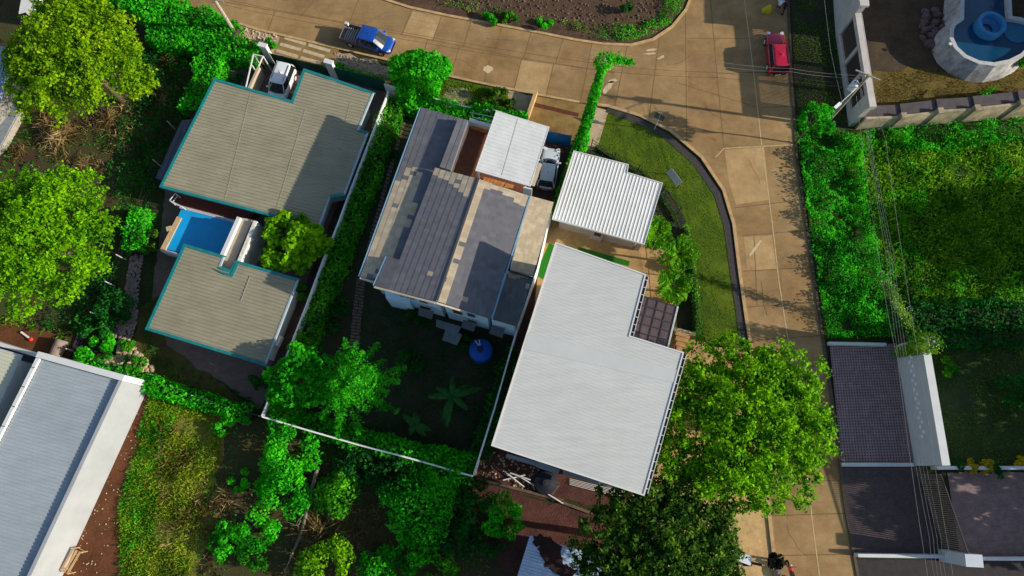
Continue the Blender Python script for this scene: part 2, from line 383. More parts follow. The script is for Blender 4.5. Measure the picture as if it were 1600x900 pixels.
def tussock(label, u, v, R, n, seed, group, mat=None, H=0.9):
    r = np.random.default_rng(seed); c = P(u, v, 0); a = r.uniform(0, 6.28, n); el = r.uniform(0.15, 1.2, n); L = R * r.uniform(0.5, 1.1, n)
    D = np.stack([np.cos(a) * np.cos(el), np.sin(a) * np.cos(el), np.sin(el) * 0.7], 1); D /= np.linalg.norm(D, axis=1, keepdims=True)
    st = np.stack([r.normal(size=n) * R * 0.18, r.normal(size=n) * R * 0.18, np.full(n, 0.04)], 1)
    C = st + D * L[:, None] * 0.5 + np.array([c.x, c.y, 0]); nr = np.cross(D, np.cross(D, np.array([0, 0, 1.0])) + 0.4 * r.normal(size=(n, 3)))
    nr[:, 2] = np.abs(nr[:, 2])
    o = leaf_obj('dry_grass_tussock', C, L, nr, mat or L_DRY, None, 0.06, D); recentre(o); return tag(o, label, 'dry grass', group)
def hedge(name, label, px, w, h, mat, dens=75, leaf=0.28, cat='hedge', seed=0, group=None, rough=0.35, zb=0.0):
    pts = [P(u, v, h) for u, v in px]; c = sum(pts, Vector()) / len(pts)
    b = thing(name, label, cat, (c.x, c.y, zb), group); C = []; Nn = []; core = MB(); r = np.random.default_rng(seed + 77)
    for i in range(len(pts) - 1):
        p, q = pts[i], pts[i + 1]; d = (q - p); L = d.length; d = d / L; nrm = Vector((-d.y, d.x, 0))
        n = int(L * (w + 2 * h) * dens); s = r.uniform(-0.1, L + 0.1, n); t = r.uniform(-1, 1, n) * (w / 2 + h)
        top = np.abs(t) < w / 2
        lat = np.where(top, t, np.sign(t) * w / 2); z = np.where(top, h, h - (np.abs(t) - w / 2))
        lump = vnoise(s + i * 7.3, lat * 2 + 5, 1.1, seed) - 0.5
        lat = lat * (1 + rough * lump * 1.6) + r.normal(size=n) * 0.12; z = np.maximum(z * (1 + rough * lump) + r.normal(size=n) * 0.12, 0.05)
        C.append(np.stack([p.x + d.x * s + nrm.x * lat, p.y + d.y * s + nrm.y * lat, z + zb], 1))
        sg = np.where(top, 0, np.sign(t)); m = r.normal(size=(n, 3)) * 0.6; m[:, 0] += nrm.x * sg * 0.8 + 0.15; m[:, 1] += nrm.y * sg * 0.8; m[:, 2] += np.where(top, 0.9, 0.35); Nn.append(m)
        a = p + nrm * (w * 0.3); e = q + nrm * (w * 0.3); f = q - nrm * (w * 0.3); g = p - nrm * (w * 0.3)
        core.prism([a, e, f, g], zb + 0.01 + 0.003 * i, zb + h * 0.72 + 0.006 * i)
    C = np.vstack(C); leaf_obj('foliage', C, leaf * r.uniform(0.6, 1.4, len(C)), np.vstack(Nn), mat, b, 0.65)
    core.build('branches', TWIG, b); return b
def fronds(b, c, n, L, mat, seed, droop=0.5, leaf=0.5, name='frond', width=0.10, per=26, el0=0.5, aspect=None):
    """feather palm fronds as children, each with a midrib and leaflets"""
    r = np.random.default_rng(seed)
    for j in range(n):
        a = 2 * math.pi * j / n + r.uniform(-0.25, 0.25); l = L * r.uniform(0.75, 1.1); e = el0 + r.uniform(-0.25, 0.3)
        t = np.linspace(0.08, 1, per); x = t * l * math.cos(e); z = c[2] + t * l * math.sin(e) - droop * l * t ** 2
        px = c[0] + x * math.cos(a); py = c[1] + x * math.sin(a)
        side = np.array([-math.sin(a), math.cos(a), 0]); fw = np.array([math.cos(a), math.sin(a), -0.25]); C = []; D = []; S = []
        for sg in (-1, 1):
            ln = leaf * np.sin(np.clip(t, 0, 1) * math.pi * 0.9 + 0.25) + 0.06
            d = sg * side * 0.85 + fw * 0.55 + np.array([0, 0, -0.12])
            d = d / np.linalg.norm(d); C.append(np.stack([px, py, z], 1) + d * ln[:, None] * 0.5); D.append(np.repeat(d[None], per, 0)); S.append(ln)
        D = np.vstack(D) + r.normal(size=(2 * per, 3)) * 0.12; nr = np.repeat([[0, 0, 1.0]], 2 * per, 0) + r.normal(size=(2 * per, 3)) * 0.3
        leaf_obj(name, np.vstack(C), np.concatenate(S), nr, mat, b, width * 2.2 if aspect is None else aspect, D)

# ============================================================ THE SETTING
RAG = {'lot_grass': 0.7, 'red_dirt_strip': 0.35, 'yard_soil': 0.3, 'weed_lot': 0.5, 'red_soil_yard': 0.4, 'weed_field': 0.15, 'dry_lawn': 0.35, 'verge_sand': 0.25, 'rubble_verge': 0.25, 'planter_sand': 0.15, 'backyard_soil': 0.2, 'lower_red_soil': 0.3, 'house_yard': 0.1}
def ragged(pts, amp, seed):
    r = random.Random(seed); out = []
    for a, b in zip(pts, pts[1:] + pts[:1]):
        n = max(1, int((b - a).length / (0.5 + amp))); e = (b - a).normalized(); nn = Vector((-e.y, e.x, 0))
        out += [a.lerp(b, i / n) + nn * (r.uniform(-amp, amp) if i else 0) + e * (r.uniform(-.2, .2) if i else 0) for i in range(n)]
    return out
def sheet(name, px, lvl, mat, label=None, z=0.0):
    q = PX(px, z); q = ragged(q, RAG[name], len(name)) if name in RAG else q
    m = MB(); m.face(ccw([p.to_2d().to_3d() + Vector((0, 0, z + 0.004 * lvl)) for p in q])); return struct(name, m, mat, label)
def strip(mb, px, w, z, h=None, m=0):              # a band of width w along a line of survey points
    pts = [P(u, v, 0) for u, v in px]; L = []; R = []
    for i, p in enumerate(pts):
        d = (pts[min(i + 1, len(pts) - 1)] - pts[max(i - 1, 0)]).normalized(); n = Vector((-d.y, d.x, 0)); L.append(p + n * w / 2); R.append(p - n * w / 2)
    for i in range(len(pts) - 1):
        q = [R[i], R[i + 1], L[i + 1], L[i]]
        if h is None: mb.face([(p.x, p.y, z) for p in q], m)
        else: mb.prism(q, z, z + h, m)
    return mb

GROUND = M('ground_soil', (0.030, 0.026, 0.012), 0.95, 0.5, 0.35, 0.6, 6, col2=(0.040, 0.055, 0.010), scale2=3)
SOILV = M('soil_under_weeds', (0.105, 0.052, 0.030), 0.95, 0.4, 0.35, 0.6, 6, col2=(0.045, 0.062, 0.012), scale2=2.2)
REDDIRT = M('red_dirt', (0.115, 0.042, 0.016), 0.95, 0.35, 0.5, 0.5, 8, scale2=4)
DARKRED = M('dark_red_soil', (0.085, 0.032, 0.026), 0.95, 0.45, 0.8, 0.6, 7, scale2=4)
RUBBLE = M('rubble_soil', (0.085, 0.048, 0.028), 0.95, 0.5, 1.3, 0.8, 7, scale2=5)
ROADM = M('road_concrete', (0.330, 0.195, 0.075), 0.9, 0.22, 0.22, 0.15, 14, col2=(0.430, 0.280, 0.130), scale2=1.1, streak=(0.12, 0.10, 0.42, 0.70))
JOINT = M('road_joint', (0.17, 0.10, 0.045), 0.95, 0.25, 3)
PALEJ = M('road_joint_pale', (0.50, 0.37, 0.20), 0.95, 0.25, 3)
PATCH = M('road_patch', (0.56, 0.43, 0.26), 0.95, 0.15, 3)
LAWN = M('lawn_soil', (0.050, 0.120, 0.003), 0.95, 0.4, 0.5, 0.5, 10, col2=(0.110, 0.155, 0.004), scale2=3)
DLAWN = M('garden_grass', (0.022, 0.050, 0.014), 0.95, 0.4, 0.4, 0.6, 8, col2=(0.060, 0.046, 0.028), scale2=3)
GUTTER = M('gutter_stone', (0.050, 0.043, 0.046), 0.9, 0.3, 4, 0.3, 20)
KERB = M('kerb_concrete', (0.46, 0.31, 0.15), 0.9, 0.25, 2, 0.1, 20)
TAN = M('tan_paving', (0.40, 0.235, 0.085), 0.85, 0.3, 0.6, 0.1, 20, col2=(0.52, 0.34, 0.15), scale2=2)
WETTAN = M('driveway_tan', (0.21, 0.115, 0.022), 0.6, 0.3, 0.7, 0.1, 20, col2=(0.33, 0.215, 0.075), scale2=2)
SAND = M('pale_sand', (0.40, 0.30, 0.19), 0.95, 0.25, 1.2, 0.5, 9, scale2=5)
MAUVE = M('mauve_paving', (0.150, 0.105, 0.090), 0.9, 0.22, 1.0, 0.15, 25, scale2=3)
CHOC = M('chocolate_paving', (0.070, 0.038, 0.034), 0.85, 0.3, 1.3, 0.15, 25)
SIDEW = M('footpath_concrete', (0.52, 0.345, 0.155), 0.9, 0.2, 0.5, 0.1, 16, scale2=2)
TURF = M('artificial_turf', (0.012, 0.14, 0.006), 0.95, 0.15, 6, 0.3, 40)
STEP = M('stepping_stone', (0.17, 0.115, 0.085), 0.9, 0.3, 5)

g = MB(); g.face([(-700, -700, -0.03), (700, -700, -0.03), (700, 700, -0.03), (-700, 700, -0.03)]); struct('ground', g, GROUND)

KERBL = [(340, 26), (400, 46), (520, 74), (615, 96), (700, 119), (765, 133), (840, 148), (905, 160), (950, 166), (1000, 181), (1048, 205), (1096, 246), (1130, 297), (1146, 350), (1156, 430), (1166, 500), (1175, 553), (1188, 690), (1200, 790), (1212, 900), (1216, 960)]
BANKL = [(480, -60), (590, -4), (640, 12), (700, 25), (760, 36), (830, 49), (900, 63), (940, 69), (985, 71), (1020, 62), (1050, 42), (1072, 15), (1082, -10), (1090, -70)]
RIGHTL = [(1228, -70), (1231, 0), (1236, 120), (1245, 250), (1264, 380), (1284, 520), (1302, 640), (1320, 790), (1340, 900), (1350, 960)]
sheet('road', [(150, -70)] + [(240, -8)] + KERBL + RIGHTL[::-1] + BANKL[::-1], 3, ROADM)
rj = MB()
for l in ([(640, 56), (722, 72), (800, 88), (880, 101), (960, 114)], [(350, 3), (430, 17), (520, 33), (600, 49), (640, 56)],
          [(643, 16), (627, 55)], [(690, 25), (676, 63)], [(736, 33), (724, 73)], [(784, 42), (772, 82)], [(830, 50), (818, 91)], [(880, 60), (868, 99)],
          [(668, 62), (655, 108)], [(718, 72), (704, 119)], [(768, 82), (756, 131)], [(815, 92), (803, 140)], [(865, 100), (853, 150)],
          [(925, 68), (907, 158)], [(980, 72), (960, 168)], [(1030, 60), (1014, 185)], [(1071, 20), (1073, 220)],
          [(1110, 0), (1120, 115), (1131, 232)], [(560, 0), (545, 38)], [(500, -10), (470, 25)], [(590, 50), (577, 88)], [(430, 17), (418, 50)],
          [(1073, 60), (1177, 60)], [(1120, 115), (1236, 112)], [(1060, 130), (1184, 168)], [(1190, 168), (1240, 166)],
          [(1160, 368), (1262, 360)], [(1160, 424), (1270, 417)], [(1165, 480), (1279, 472)], [(1172, 532), (1286, 524)], [(1180, 585), (1293, 570)], [(1185, 640), (1302, 634)],
          [(1190, 700), (1309, 696)], [(1196, 755), (1316, 750)], [(1203, 806), (1322, 802)], [(1210, 868), (1334, 866)], [(1146, 325), (1256, 312)], [(1178, 368), (1183, 478)]):
    strip(rj, l, 0.07, 0.016)
struct('road_joints', rj, JOINT)
pj = MB()
for l in ([(1163, 0), (1177, 110), (1190, 227), (1200, 300)], [(1200, 300), (1206, 345), (1217, 440), (1231, 530), (1236, 565), (1250, 660), (1262, 750), (1271, 830), (1281, 905)], [(1131, 232), (1240, 226)], [(1131, 232), (1118, 246)]): strip(pj, l, 0.09, 0.020)
struct('pale_road_joints', pj, PALEJ)
PALES = M('pale_slab', (0.42, 0.265, 0.115), 0.9, 0.2, 0.4, 0.15, 14, col2=(0.50, 0.335, 0.155), scale2=1.4); DARKS = M('worn_slab', (0.26, 0.150, 0.062), 0.9, 0.2, 0.4, 0.15, 14, col2=(0.35, 0.215, 0.092), scale2=1.4)
for nm, mt, pls in (('pale_road_slabs', PALES, ([(1132, 234), (1194, 230), (1203, 312), (1150, 320), (1139, 285)], [(1162, 370), (1206, 368), (1213, 420), (1168, 424)], [(815, 94), (864, 101), (853, 148), (804, 139)], [(645, 18), (690, 27), (677, 62), (629, 54)])),
                    ('worn_road_slabs', DARKS, ([(1074, 62), (1118, 62), (1129, 228), (1076, 200)], [(884, 61), (924, 69), (914, 106), (872, 98)], [(1220, 422), (1268, 418), (1276, 470), (1225, 474)], [(722, 74), (766, 82), (755, 129), (708, 117)], [(1252, 700), (1308, 696), (1314, 748), (1260, 752)]))):
    m = MB()
    for q in pls: m.face(ccw([p + Vector((0, 0, 0.0135)) for p in PX(q)]))
    struct(nm, m, mt)
ck = MB(); rc_ = random.Random(4)
for (u, v, a, n) in ((1040, 100, 0.3, 9), (1100, 160, 1.2, 8), (1170, 250, 0.9, 7), (1190, 440, 1.4, 9), (1240, 600, 1.6, 8), (900, 90, 0.2, 8), (760, 60, 0.1, 7), (560, 40, -0.2, 8), (1230, 820, 1.3, 10), (700, 95, 0.0, 8), (1190, 60, 1.5, 8), (1200, 690, 1.2, 7)):
    l = [(u, v)]
    for i in range(n): a += rc_.uniform(-.3, .3); l.append((l[-1][0] + 6 * math.cos(a), l[-1][1] + 6 * math.sin(a)))
    strip(ck, l, 0.022, 0.0175)
struct('road_cracks', ck, M('crack_dark', (0.055, 0.036, 0.022), 0.95, 0.2, 3))
pt = MB()
for c, rx, ry, rot in (((950, 137), 0.9, 0.28, 0.9), ((957, 127), 0.5, 0.2, 0.3), ((1018, 78), 0.55, 0.12, 0.1), ((1016, 84), 0.6, 0.1, 0.1), ((1033, 90), 0.4, 0.16, 0.5), ((762, 108), 0.5, 0.4, 0.2), ((1180, 388), 1.1, 0.14, 0.9)):
    q = P(*c); n = 14; ps = []
    for k in range(n):
        a = 6.283 * k / n; rr = random.uniform(0.75, 1.2); x = rx * rr * math.cos(a); y = ry * rr * math.sin(a); ps.append((q.x + x * math.cos(rot) - y * math.sin(rot), q.y + x * math.sin(rot) + y * math.cos(rot), 0.024))
    pt.face(ps)
struct('road_patches', pt, PATCH)
k = MB(); strip(k, KERBL[:8], 0.22, 0, 0.11); strip(k, [(925, 163)] + KERBL[8:], 0.28, 0, 0.12); struct('kerb', k, KERB)
k = MB(); strip(k, BANKL, 0.25, 0, 0.12); struct('bank_kerb', k, KERB)
k = MB(); strip(k, RIGHTL, 0.22, 0, 0.10); struct('far_kerb', k, M('old_kerb', (0.10, 0.075, 0.055), 0.95, 0.3, 2))
gt = MB(); strip(gt, [(948, 171), (1000, 190), (1041, 213), (1087, 254), (1121, 304), (1136, 354), (1147, 432), (1157, 502), (1163, 548)], 0.62, 0.030); struct('stone_gutter', gt, GUTTER)

sheet('verge_lawn', [(950, 172), (1000, 190), (1041, 213), (1087, 254), (1121, 304), (1136, 354), (1147, 432), (1157, 502), (1163, 548), (1105, 540), (1092, 500), (1086, 430), (1072, 345), (1045, 300), (1000, 266), (960, 245), (928, 228)], 1, LAWN)
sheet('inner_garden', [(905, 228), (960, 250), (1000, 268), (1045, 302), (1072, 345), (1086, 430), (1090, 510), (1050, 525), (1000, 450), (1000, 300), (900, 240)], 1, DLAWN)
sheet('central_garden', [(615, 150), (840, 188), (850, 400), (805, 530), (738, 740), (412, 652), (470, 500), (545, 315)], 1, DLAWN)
sheet('house_yard', [(345, 92), (480, 112), (608, 140), (540, 320), (470, 500), (408, 640), (350, 598), (262, 555), (232, 515), (245, 400), (262, 280), (300, 180)], 1, MAUVE)
sheet('yard_soil', [(195, 560), (220, 480), (250, 460), (262, 540), (350, 600), (408, 645), (380, 640), (240, 592)], 2, M('yard_lawn', (0.07, 0.06, 0.015), 0.95, 0.4, 0.8, 0.5, 8, scale2=4))
sheet('side_bed', [(540, 285), (580, 205), (606, 150), (612, 140), (545, 312), (470, 500), (425, 600), (410, 600), (455, 500), (515, 350)], 3, CHOC)
sheet('weed_lot', [(-60, 120), (20, -40), (260, -20), (390, 60), (340, 90), (300, 170), (245, 290), (205, 400), (175, 510), (130, 540), (60, 520), (-60, 470)], 1, SOILV)
sheet('red_soil_yard', [(-60, 480), (60, 515), (130, 545), (120, 575), (60, 556), (-60, 525)], 2, REDDIRT)
sheet('lower_lot', [(210, 588), (410, 655), (745, 745), (810, 775), (830, 960), (-40, 960), (60, 920)], 1, SOILV)
sheet('lot_grass', [(232, 606), (330, 632), (350, 690), (345, 770), (320, 860), (300, 960), (170, 960), (195, 780), (212, 700)], 2, M('lot_grass_soil', (0.13, 0.15, 0.012), 0.95, 0.4, 0.45, 0.6, 8, col2=(0.22, 0.19, 0.035), scale2=3))
sheet('red_dirt_strip', [(214, 600), (240, 608), (238, 660), (205, 720), (190, 770), (205, 830), (215, 960), (60, 960), (88, 900)], 3, REDDIRT)
sheet('stone_terrace', [(850, 342), (1030, 372), (1062, 430), (1056, 480), (1060, 545), (900, 560), (835, 480)], 2, TAN)
sheet('turf_strip', [(858, 380), (872, 385), (850, 437), (836, 430)], 4, TURF)
sheet('turf_bed', [(905, 386), (984, 408), (982, 416), (900, 396)], 4, TURF)
sheet('backyard_soil', [(835, 430), (800, 540), (742, 742), (830, 775), (1000, 800), (1000, 560)], 1, DARKRED)
sheet('lower_red_soil', [(742, 744), (830, 778), (985, 815), (990, 960), (810, 960)], 2, DARKRED)
sheet('footpath', [(985, 775), (1040, 740), (1100, 690), (1186, 690), (1200, 790), (1213, 900), (1216, 960), (940, 960)], 2, SIDEW)
sheet('tan_forecourt', [(1080, 530), (1163, 548), (1175, 560), (1186, 690), (1060, 720), (1010, 760)], 1, TAN)
sheet('gate_driveway', [(838, 150), (908, 162), (930, 166), (898, 232), (872, 310), (830, 300), (822, 190)], 2, WETTAN)
sheet('driveway_channel', [(834, 160), (905, 177), (903, 183), (832, 166)], 4, M('channel_brown', (0.10, 0.03, 0.012), 0.8, 0.3, 3))
sheet('carport_floor', [(770, 180), (862, 205), (892, 232), (862, 322), (800, 300)], 4, CHOC)
sheet('sand_strip', [(925, 166), (951, 173), (932, 236), (903, 229), (912, 195)], 4, M('sand_concrete', (0.46, 0.34, 0.22), 0.95, 0.2, 1.5, 0.3, 12))
sheet('front_verge', [(690, 121), (765, 136), (838, 150), (818, 186), (700, 165), (605, 140), (600, 112), (640, 110)], 1, LAWN)
sheet('verge_sand', [(702, 136), (728, 138), (741, 150), (722, 166), (690, 158)], 3, M('mauve_sand', (0.33, 0.24, 0.20), 0.95, 0.2, 2, 0.3, 12))
sheet('planter_sand', [(790, 140), (834, 149), (820, 178), (795, 165)], 3, SAND)
sheet('rubble_verge', [(378, 35), (440, 58), (525, 80), (620, 105), (604, 138), (530, 108), (430, 88), (390, 75), (366, 50)], 5, SAND)
sheet('entrance_drive', [(440, 52), (530, 78), (515, 108), (428, 84)], 6, M('entrance_concrete', (0.25, 0.16, 0.055), 0.85, 0.3, 1.0, 0.2, 14))
e = MB()
for l in ([(445, 59), (478, 69)], [(482, 70), (516, 80)], [(438, 69), (470, 78)], [(474, 79), (507, 89)], [(432, 79), (466, 89)], [(470, 90), (502, 99)]): strip(e, l, 0.34, 0.032)
struct('entrance_runners', e, M('runner_concrete', (0.50, 0.40, 0.27), 0.9, 0.2, 3))
sheet('rubble_bank', [(-100, -300), (480, -62), (590, -6), (640, 10), (700, 22), (760, 33), (830, 46), (900, 60), (940, 66), (985, 68), (1018, 58), (1047, 40), (1069, 13), (1079, -10), (1088, -70), (1100, -300)], 2, RUBBLE)
sheet('roadside_verge', [(1233, -70), (1236, 0), (1241, 120), (1250, 215), (1345, 205), (1320, 60), (1305, -70)], 1, DLAWN)
sheet('pool_lot', [(1310, -70), (1340, 190), (1660, 190), (1660, -70)], 2, M('brown_lot', (0.065, 0.045, 0.026), 0.95, 0.4, 0.6, 0.5, 8, scale2=3))
sheet('dry_lawn', [(1365, 110), (1660, 105), (1660, 165), (1345, 182)], 3, M('dry_lawn', (0.13, 0.095, 0.018), 0.95, 0.35, 0.8, 0.6, 8, scale2=4))
sheet('weed_field', [(1248, 200), (1345, 200), (1660, 185), (1660, 535), (1290, 535), (1268, 380)], 2, M('field_soil', (0.020, 0.050, 0.006), 0.95, 0.4, 0.5, 0.6, 6, col2=(0.045, 0.062, 0.010), scale2=3))

def paver_mat(name, base, gap, sx, sy, rot, mortar):
    m = M(name, base, 0.9, 0.2, 1.2, 0.1, 25); t = m.node_tree; b = t.nodes['Principled BSDF']; src = b.inputs['Base Color'].links[0].from_socket
    geo = t.nodes.new('ShaderNodeNewGeometry'); mp = t.nodes.new('ShaderNodeMapping'); mp.inputs['Rotation'].default_value = (0, 0, rot)
    br = t.nodes.new('ShaderNodeTexBrick'); br.offset = 0.5; br.inputs['Scale'].default_value = 1; br.inputs['Brick Width'].default_value = sx; br.inputs['Row Height'].default_value = sy
    br.inputs['Mortar Size'].default_value = mortar; br.inputs['Mortar'].default_value = (*gap, 1); br.inputs['Color1'].default_value = (1, 1, 1, 1); br.inputs['Color2'].default_value = (0.78, 0.76, 0.76, 1)
    t.links.new(geo.outputs['Position'], mp.inputs['Vector']); t.links.new(mp.outputs[0], br.inputs['Vector'])
    mx = t.nodes.new('ShaderNodeMix'); mx.data_type = 'RGBA'; mx.blend_type = 'MULTIPLY'; mx.inputs['Factor'].default_value = 1
    t.links.new(src, mx.inputs['A']); t.links.new(br.outputs['Color'], mx.inputs['B']); t.links.new(mx.outputs['Result'], b.inputs['Base Color']); return m
PAVB = paver_mat('brick_pavers', (0.27, 0.19, 0.185), (0.45, 0.42, 0.42), 0.22, 0.11, -0.12, 0.008)
PAVD = paver_mat('dark_pavers', (0.11, 0.080, 0.080), (0.45, 0.42, 0.42), 0.22, 0.11, -0.12, 0.008)
sheet('paved_court', [(1480, 738), (1680, 738), (1680, 868), (1500, 868)], 3, PAVB)
sheet('paved_driveway', [(1314, 730), (1440, 730), (1480, 866), (1334, 866)], 3, PAVD)
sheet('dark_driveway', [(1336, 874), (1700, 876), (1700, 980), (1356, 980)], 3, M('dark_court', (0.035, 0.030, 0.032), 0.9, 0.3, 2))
sheet('court_lawn', [(1448, 535), (1680, 535), (1680, 728), (1474, 728)], 3, M('court_grass', (0.030, 0.052, 0.014), 0.95, 0.4, 0.6, 0.6, 9, scale2=3))
# grass-block paving: concrete lattice with soil holes, one real slab with square recesses
gb = MB(); c0, c1, c2, c3 = P(1296, 540), P(1400, 537), P(1430, 722), P(1315, 724); NX, NY = 26, 42
def bil(a, b):
    return (c0.lerp(c1, a)).lerp(c3.lerp(c2, a), b)
for i in range(NX):
    for j in range(NY):
        a0, a1, b0, b1 = i / NX, (i + 1) / NX, j / NY, (j + 1) / NY; da, db = (a1 - a0) * 0.26, (b1 - b0) * 0.26
        o = [bil(a0, b0), bil(a1, b0), bil(a1, b1), bil(a0, b1)]; q = [bil(a0 + da, b0 + db), bil(a1 - da, b0 + db), bil(a1 - da, b1 - db), bil(a0 + da, b1 - db)]
        up = Vector((0, 0, 0.06)); dn = Vector((0, 0, 0.012))
        for k2 in range(4):
            n2 = (k2 + 1) % 4; gb.face([o[k2] + up, q[k2] + up, q[n2] + up, o[n2] + up]); gb.face([q[k2] + up, q[k2] + dn, q[n2] + dn, q[n2] + up])
        gb.face([q[3] + dn, q[2] + dn, q[1] + dn, q[0] + dn], 1)
o = gb.build('grass_block_paving', [M('grass_block', (0.33, 0.225, 0.225), 0.9, 0.22, 1.2, 0.1, 25, scale2=2), M('block_soil', (0.03, 0.025, 0.02), 0.95)]); o['kind'] = 'structure'

# pale boulders and gravel (nobody could count them)
def stones(name, label, px, n, r0, r1, mat, seed):
    r = np.random.default_rng(seed); poly = PX(px); x, y = sample_poly(poly, n); m = MB()
    for a, b in zip(x, y):
        s = r.uniform(r0, r1); k = 6; i = len(m.v); ph = r.uniform(0, 6.28); el = r.uniform(0.6, 1.0); t = r.uniform(0, 3.14)
        for (rr, zz) in ((1.0, 0.0), (0.95, 0.45), (0.5, 0.85)):
            for q in range(k):
                g2 = ph + 6.283 * q / k; X = s * rr * math.cos(g2) * r.uniform(0.8, 1.15); Y = s * rr * el * math.sin(g2) * r.uniform(0.8, 1.15)
                m.v.append((a + X * math.cos(t) - Y * math.sin(t), b + X * math.sin(t) + Y * math.cos(t), s * zz))
        for l in range(2):
            for q in range(k): m.f.append((i + l * k + q, i + l * k + (q + 1) % k, i + (l + 1) * k + (q + 1) % k, i + (l + 1) * k + q)); m.m.append(0)
        m.f.append(tuple(range(i + 2 * k, i + 3 * k))); m.m.append(0)
    o = m.build(name, mat); return tag(o, label, None, None, 'stuff')
STONE = M('pale_stone', (0.42, 0.32, 0.21), 0.9, 0.35, 3, 0.3, 12); STONEG = M('mauve_stone', (0.24, 0.19, 0.18), 0.9, 0.35, 3, 0.3, 12); STONED = M('dark_stone', (0.12, 0.085, 0.065), 0.9, 0.4, 3)
stones('boulders', 'pale cream boulders spilling down the slope beside the white roofed house', [(182, 532), (200, 528), (212, 545), (240, 575), (246, 590), (225, 585), (208, 572), (168, 576), (152, 570), (185, 552)], 260, 0.10, 0.28, STONE, 3)
stones('gravel', 'mauve grey gravel path along the weedy slope', [(205, 400), (224, 396), (218, 440), (214, 500), (205, 530), (184, 528), (170, 520), (190, 500), (196, 450)], 800, 0.06, 0.16, STONEG, 4)
stones('rubble', 'broken stones scattered over the brown bank above the road', [(560, -60), (700, 12), (940, 52), (1020, 46), (1068, -60)], 900, 0.05, 0.15, STONED, 5)
stones('pool_rocks', 'mauve rocks heaped beside the raised round pool', [(1440, 15), (1478, 20), (1486, 60), (1478, 92), (1450, 85), (1436, 50)], 60, 0.2, 0.55, M('mauve_rock', (0.13, 0.085, 0.085), 0.9, 0.35, 2), 6)
stones('building_debris', 'pale rubble scattered over dark red soil behind the big white roofed house', [(748, 700), (800, 715), (870, 745), (830, 768), (750, 742)], 130, 0.04, 0.13, STONE, 7)
stones('verge_stones', 'pale stones in the sandy rubble by the striped driveway', [(380, 38), (438, 58), (424, 84), (392, 74), (368, 50)], 160, 0.04, 0.16, STONE, 9)
stones('verge_stones', 'mauve rubble on the verge below the blue pickup', [(522, 82), (616, 106), (600, 132), (532, 106)], 260, 0.03, 0.12, STONEG, 10)
stones('dirt_pebbles', 'small pale pebbles on the strip of red dirt', [(214, 605), (238, 612), (205, 720), (190, 800), (150, 900), (92, 900)], 110, 0.03, 0.08, STONE, 8)

# ============================================================ BUILDINGS
def roof_slab(mb, poly, pl, thick, m=0):
    mb.prism([p.to_2d() for p in poly], lambda x, y: pl.z(x, y) - thick, pl.z, m)
def ribs(mb, poly, pl, d, spacing, w, h, m=0, start=0.5, inset=0.03):
    segs, n = scan(poly, d, spacing, start)
    for a, b in segs:
        if (b - a).length < 0.15: continue
        e = (b - a).normalized(); a = a + e * inset; b = b - e * inset; q = [a - n * w / 2, b - n * w / 2, b + n * w / 2, a + n * w / 2]
        lo = [(p.x, p.y, pl.z(p.x, p.y)) for p in q]; t = [a - n * w * 0.22, b - n * w * 0.22, b + n * w * 0.22, a + n * w * 0.22]; hi = [(p.x, p.y, pl.z(p.x, p.y) + h) for p in t]
        mb.face(hi, m)
        mb.face([lo[0], lo[1], hi[1], hi[0]], m); mb.face([lo[2], lo[3], hi[3], hi[2]], m)
def trim(mb, poly, pl, w, lo, hi, edges=None, m=0):
    poly = ccw([p.to_2d() for p in poly]); out = offset(poly, -w); n = len(poly)
    for i in range(n):
        if edges is not None and i not in edges: continue
        j = (i + 1) % n; a, b, c, d = poly[i], poly[j], out[j], out[i]; q = [d, c, b, a]
        e = (b - a).normalized(); q = [d + e * 0.001, c - e * 0.001, b - e * 0.001, a + e * 0.001]
        mb.prism(q, lambda x, y: pl.z(x, y) + lo, lambda x, y: pl.z(x, y) + hi, m)
def ribbed_house(name, label, cat, px, pl, rib_px, spacing, roofm, wallm, trimm=None, tw=0.28, inset=0.45, ribw=0.12, ribh=0.05, gut_edges=None, gutm=None):
    poly = ccw([pl.at(*p) for p in px]); c = sum((Vector((p.x, p.y, 0)) for p in poly), Vector()) / len(poly)
    b = thing(name, label, cat, (c.x, c.y, 0))
    r = MB(); roof_slab(r, poly, pl, 0.12); d = pl.at(*rib_px[1]) - pl.at(*rib_px[0]); ribs(r, poly, pl, d, spacing, ribw, ribh)
    ro = r.build('roof', roofm, b)
    w = MB(); w.prism(offset([p.to_2d() for p in poly], inset), -0.02, lambda x, y: pl.z(x, y) - 0.125); w.build('wall', wallm, b)
    if trimm:
        t = MB(); n = len(poly); ge = set(i for i in range(n) if gut_edges and (poly[(i + 1) % n] - poly[i]).normalized().y > 0.6)
        trim(t, poly, pl, tw, -0.22, 0.07, [i for i in range(n) if i not in ge]); t.build('fascia', trimm, ro)
        if ge:
            for k in ge: t = MB(); trim(t, poly, pl, tw * 0.6, -0.16, 0.04, [k]); t.build('gutter', gutm or GALV, ro)
    return b, poly, ro

GREIGE = M('greige_roof', (0.285, 0.265, 0.185), 0.6, 0.10, 0.5, col2=(0.335, 0.310, 0.220), streak=(0.3, 0.25, 3.2, 0.86))
WHITER = M('white_roof', (0.52, 0.53, 0.515), 0.6, 0.05, 0.35, streak=(0.33, 0.3, 3.0, 0.90))
WHITER2 = M('white_ribbed_roof', (0.62, 0.635, 0.635), 0.55, 0.06, 0.4, streak=(0.3, 1.2, 0.6, 0.88))
GREYR = M('grey_roof', (0.335, 0.38, 0.415), 0.55, 0.08, 0.4, streak=(0.3, 0.3, 2.0, 0.90))
BLUEG = M('blue_grey_roof', (0.075, 0.075, 0.115), 0.6, 0.2, 1)

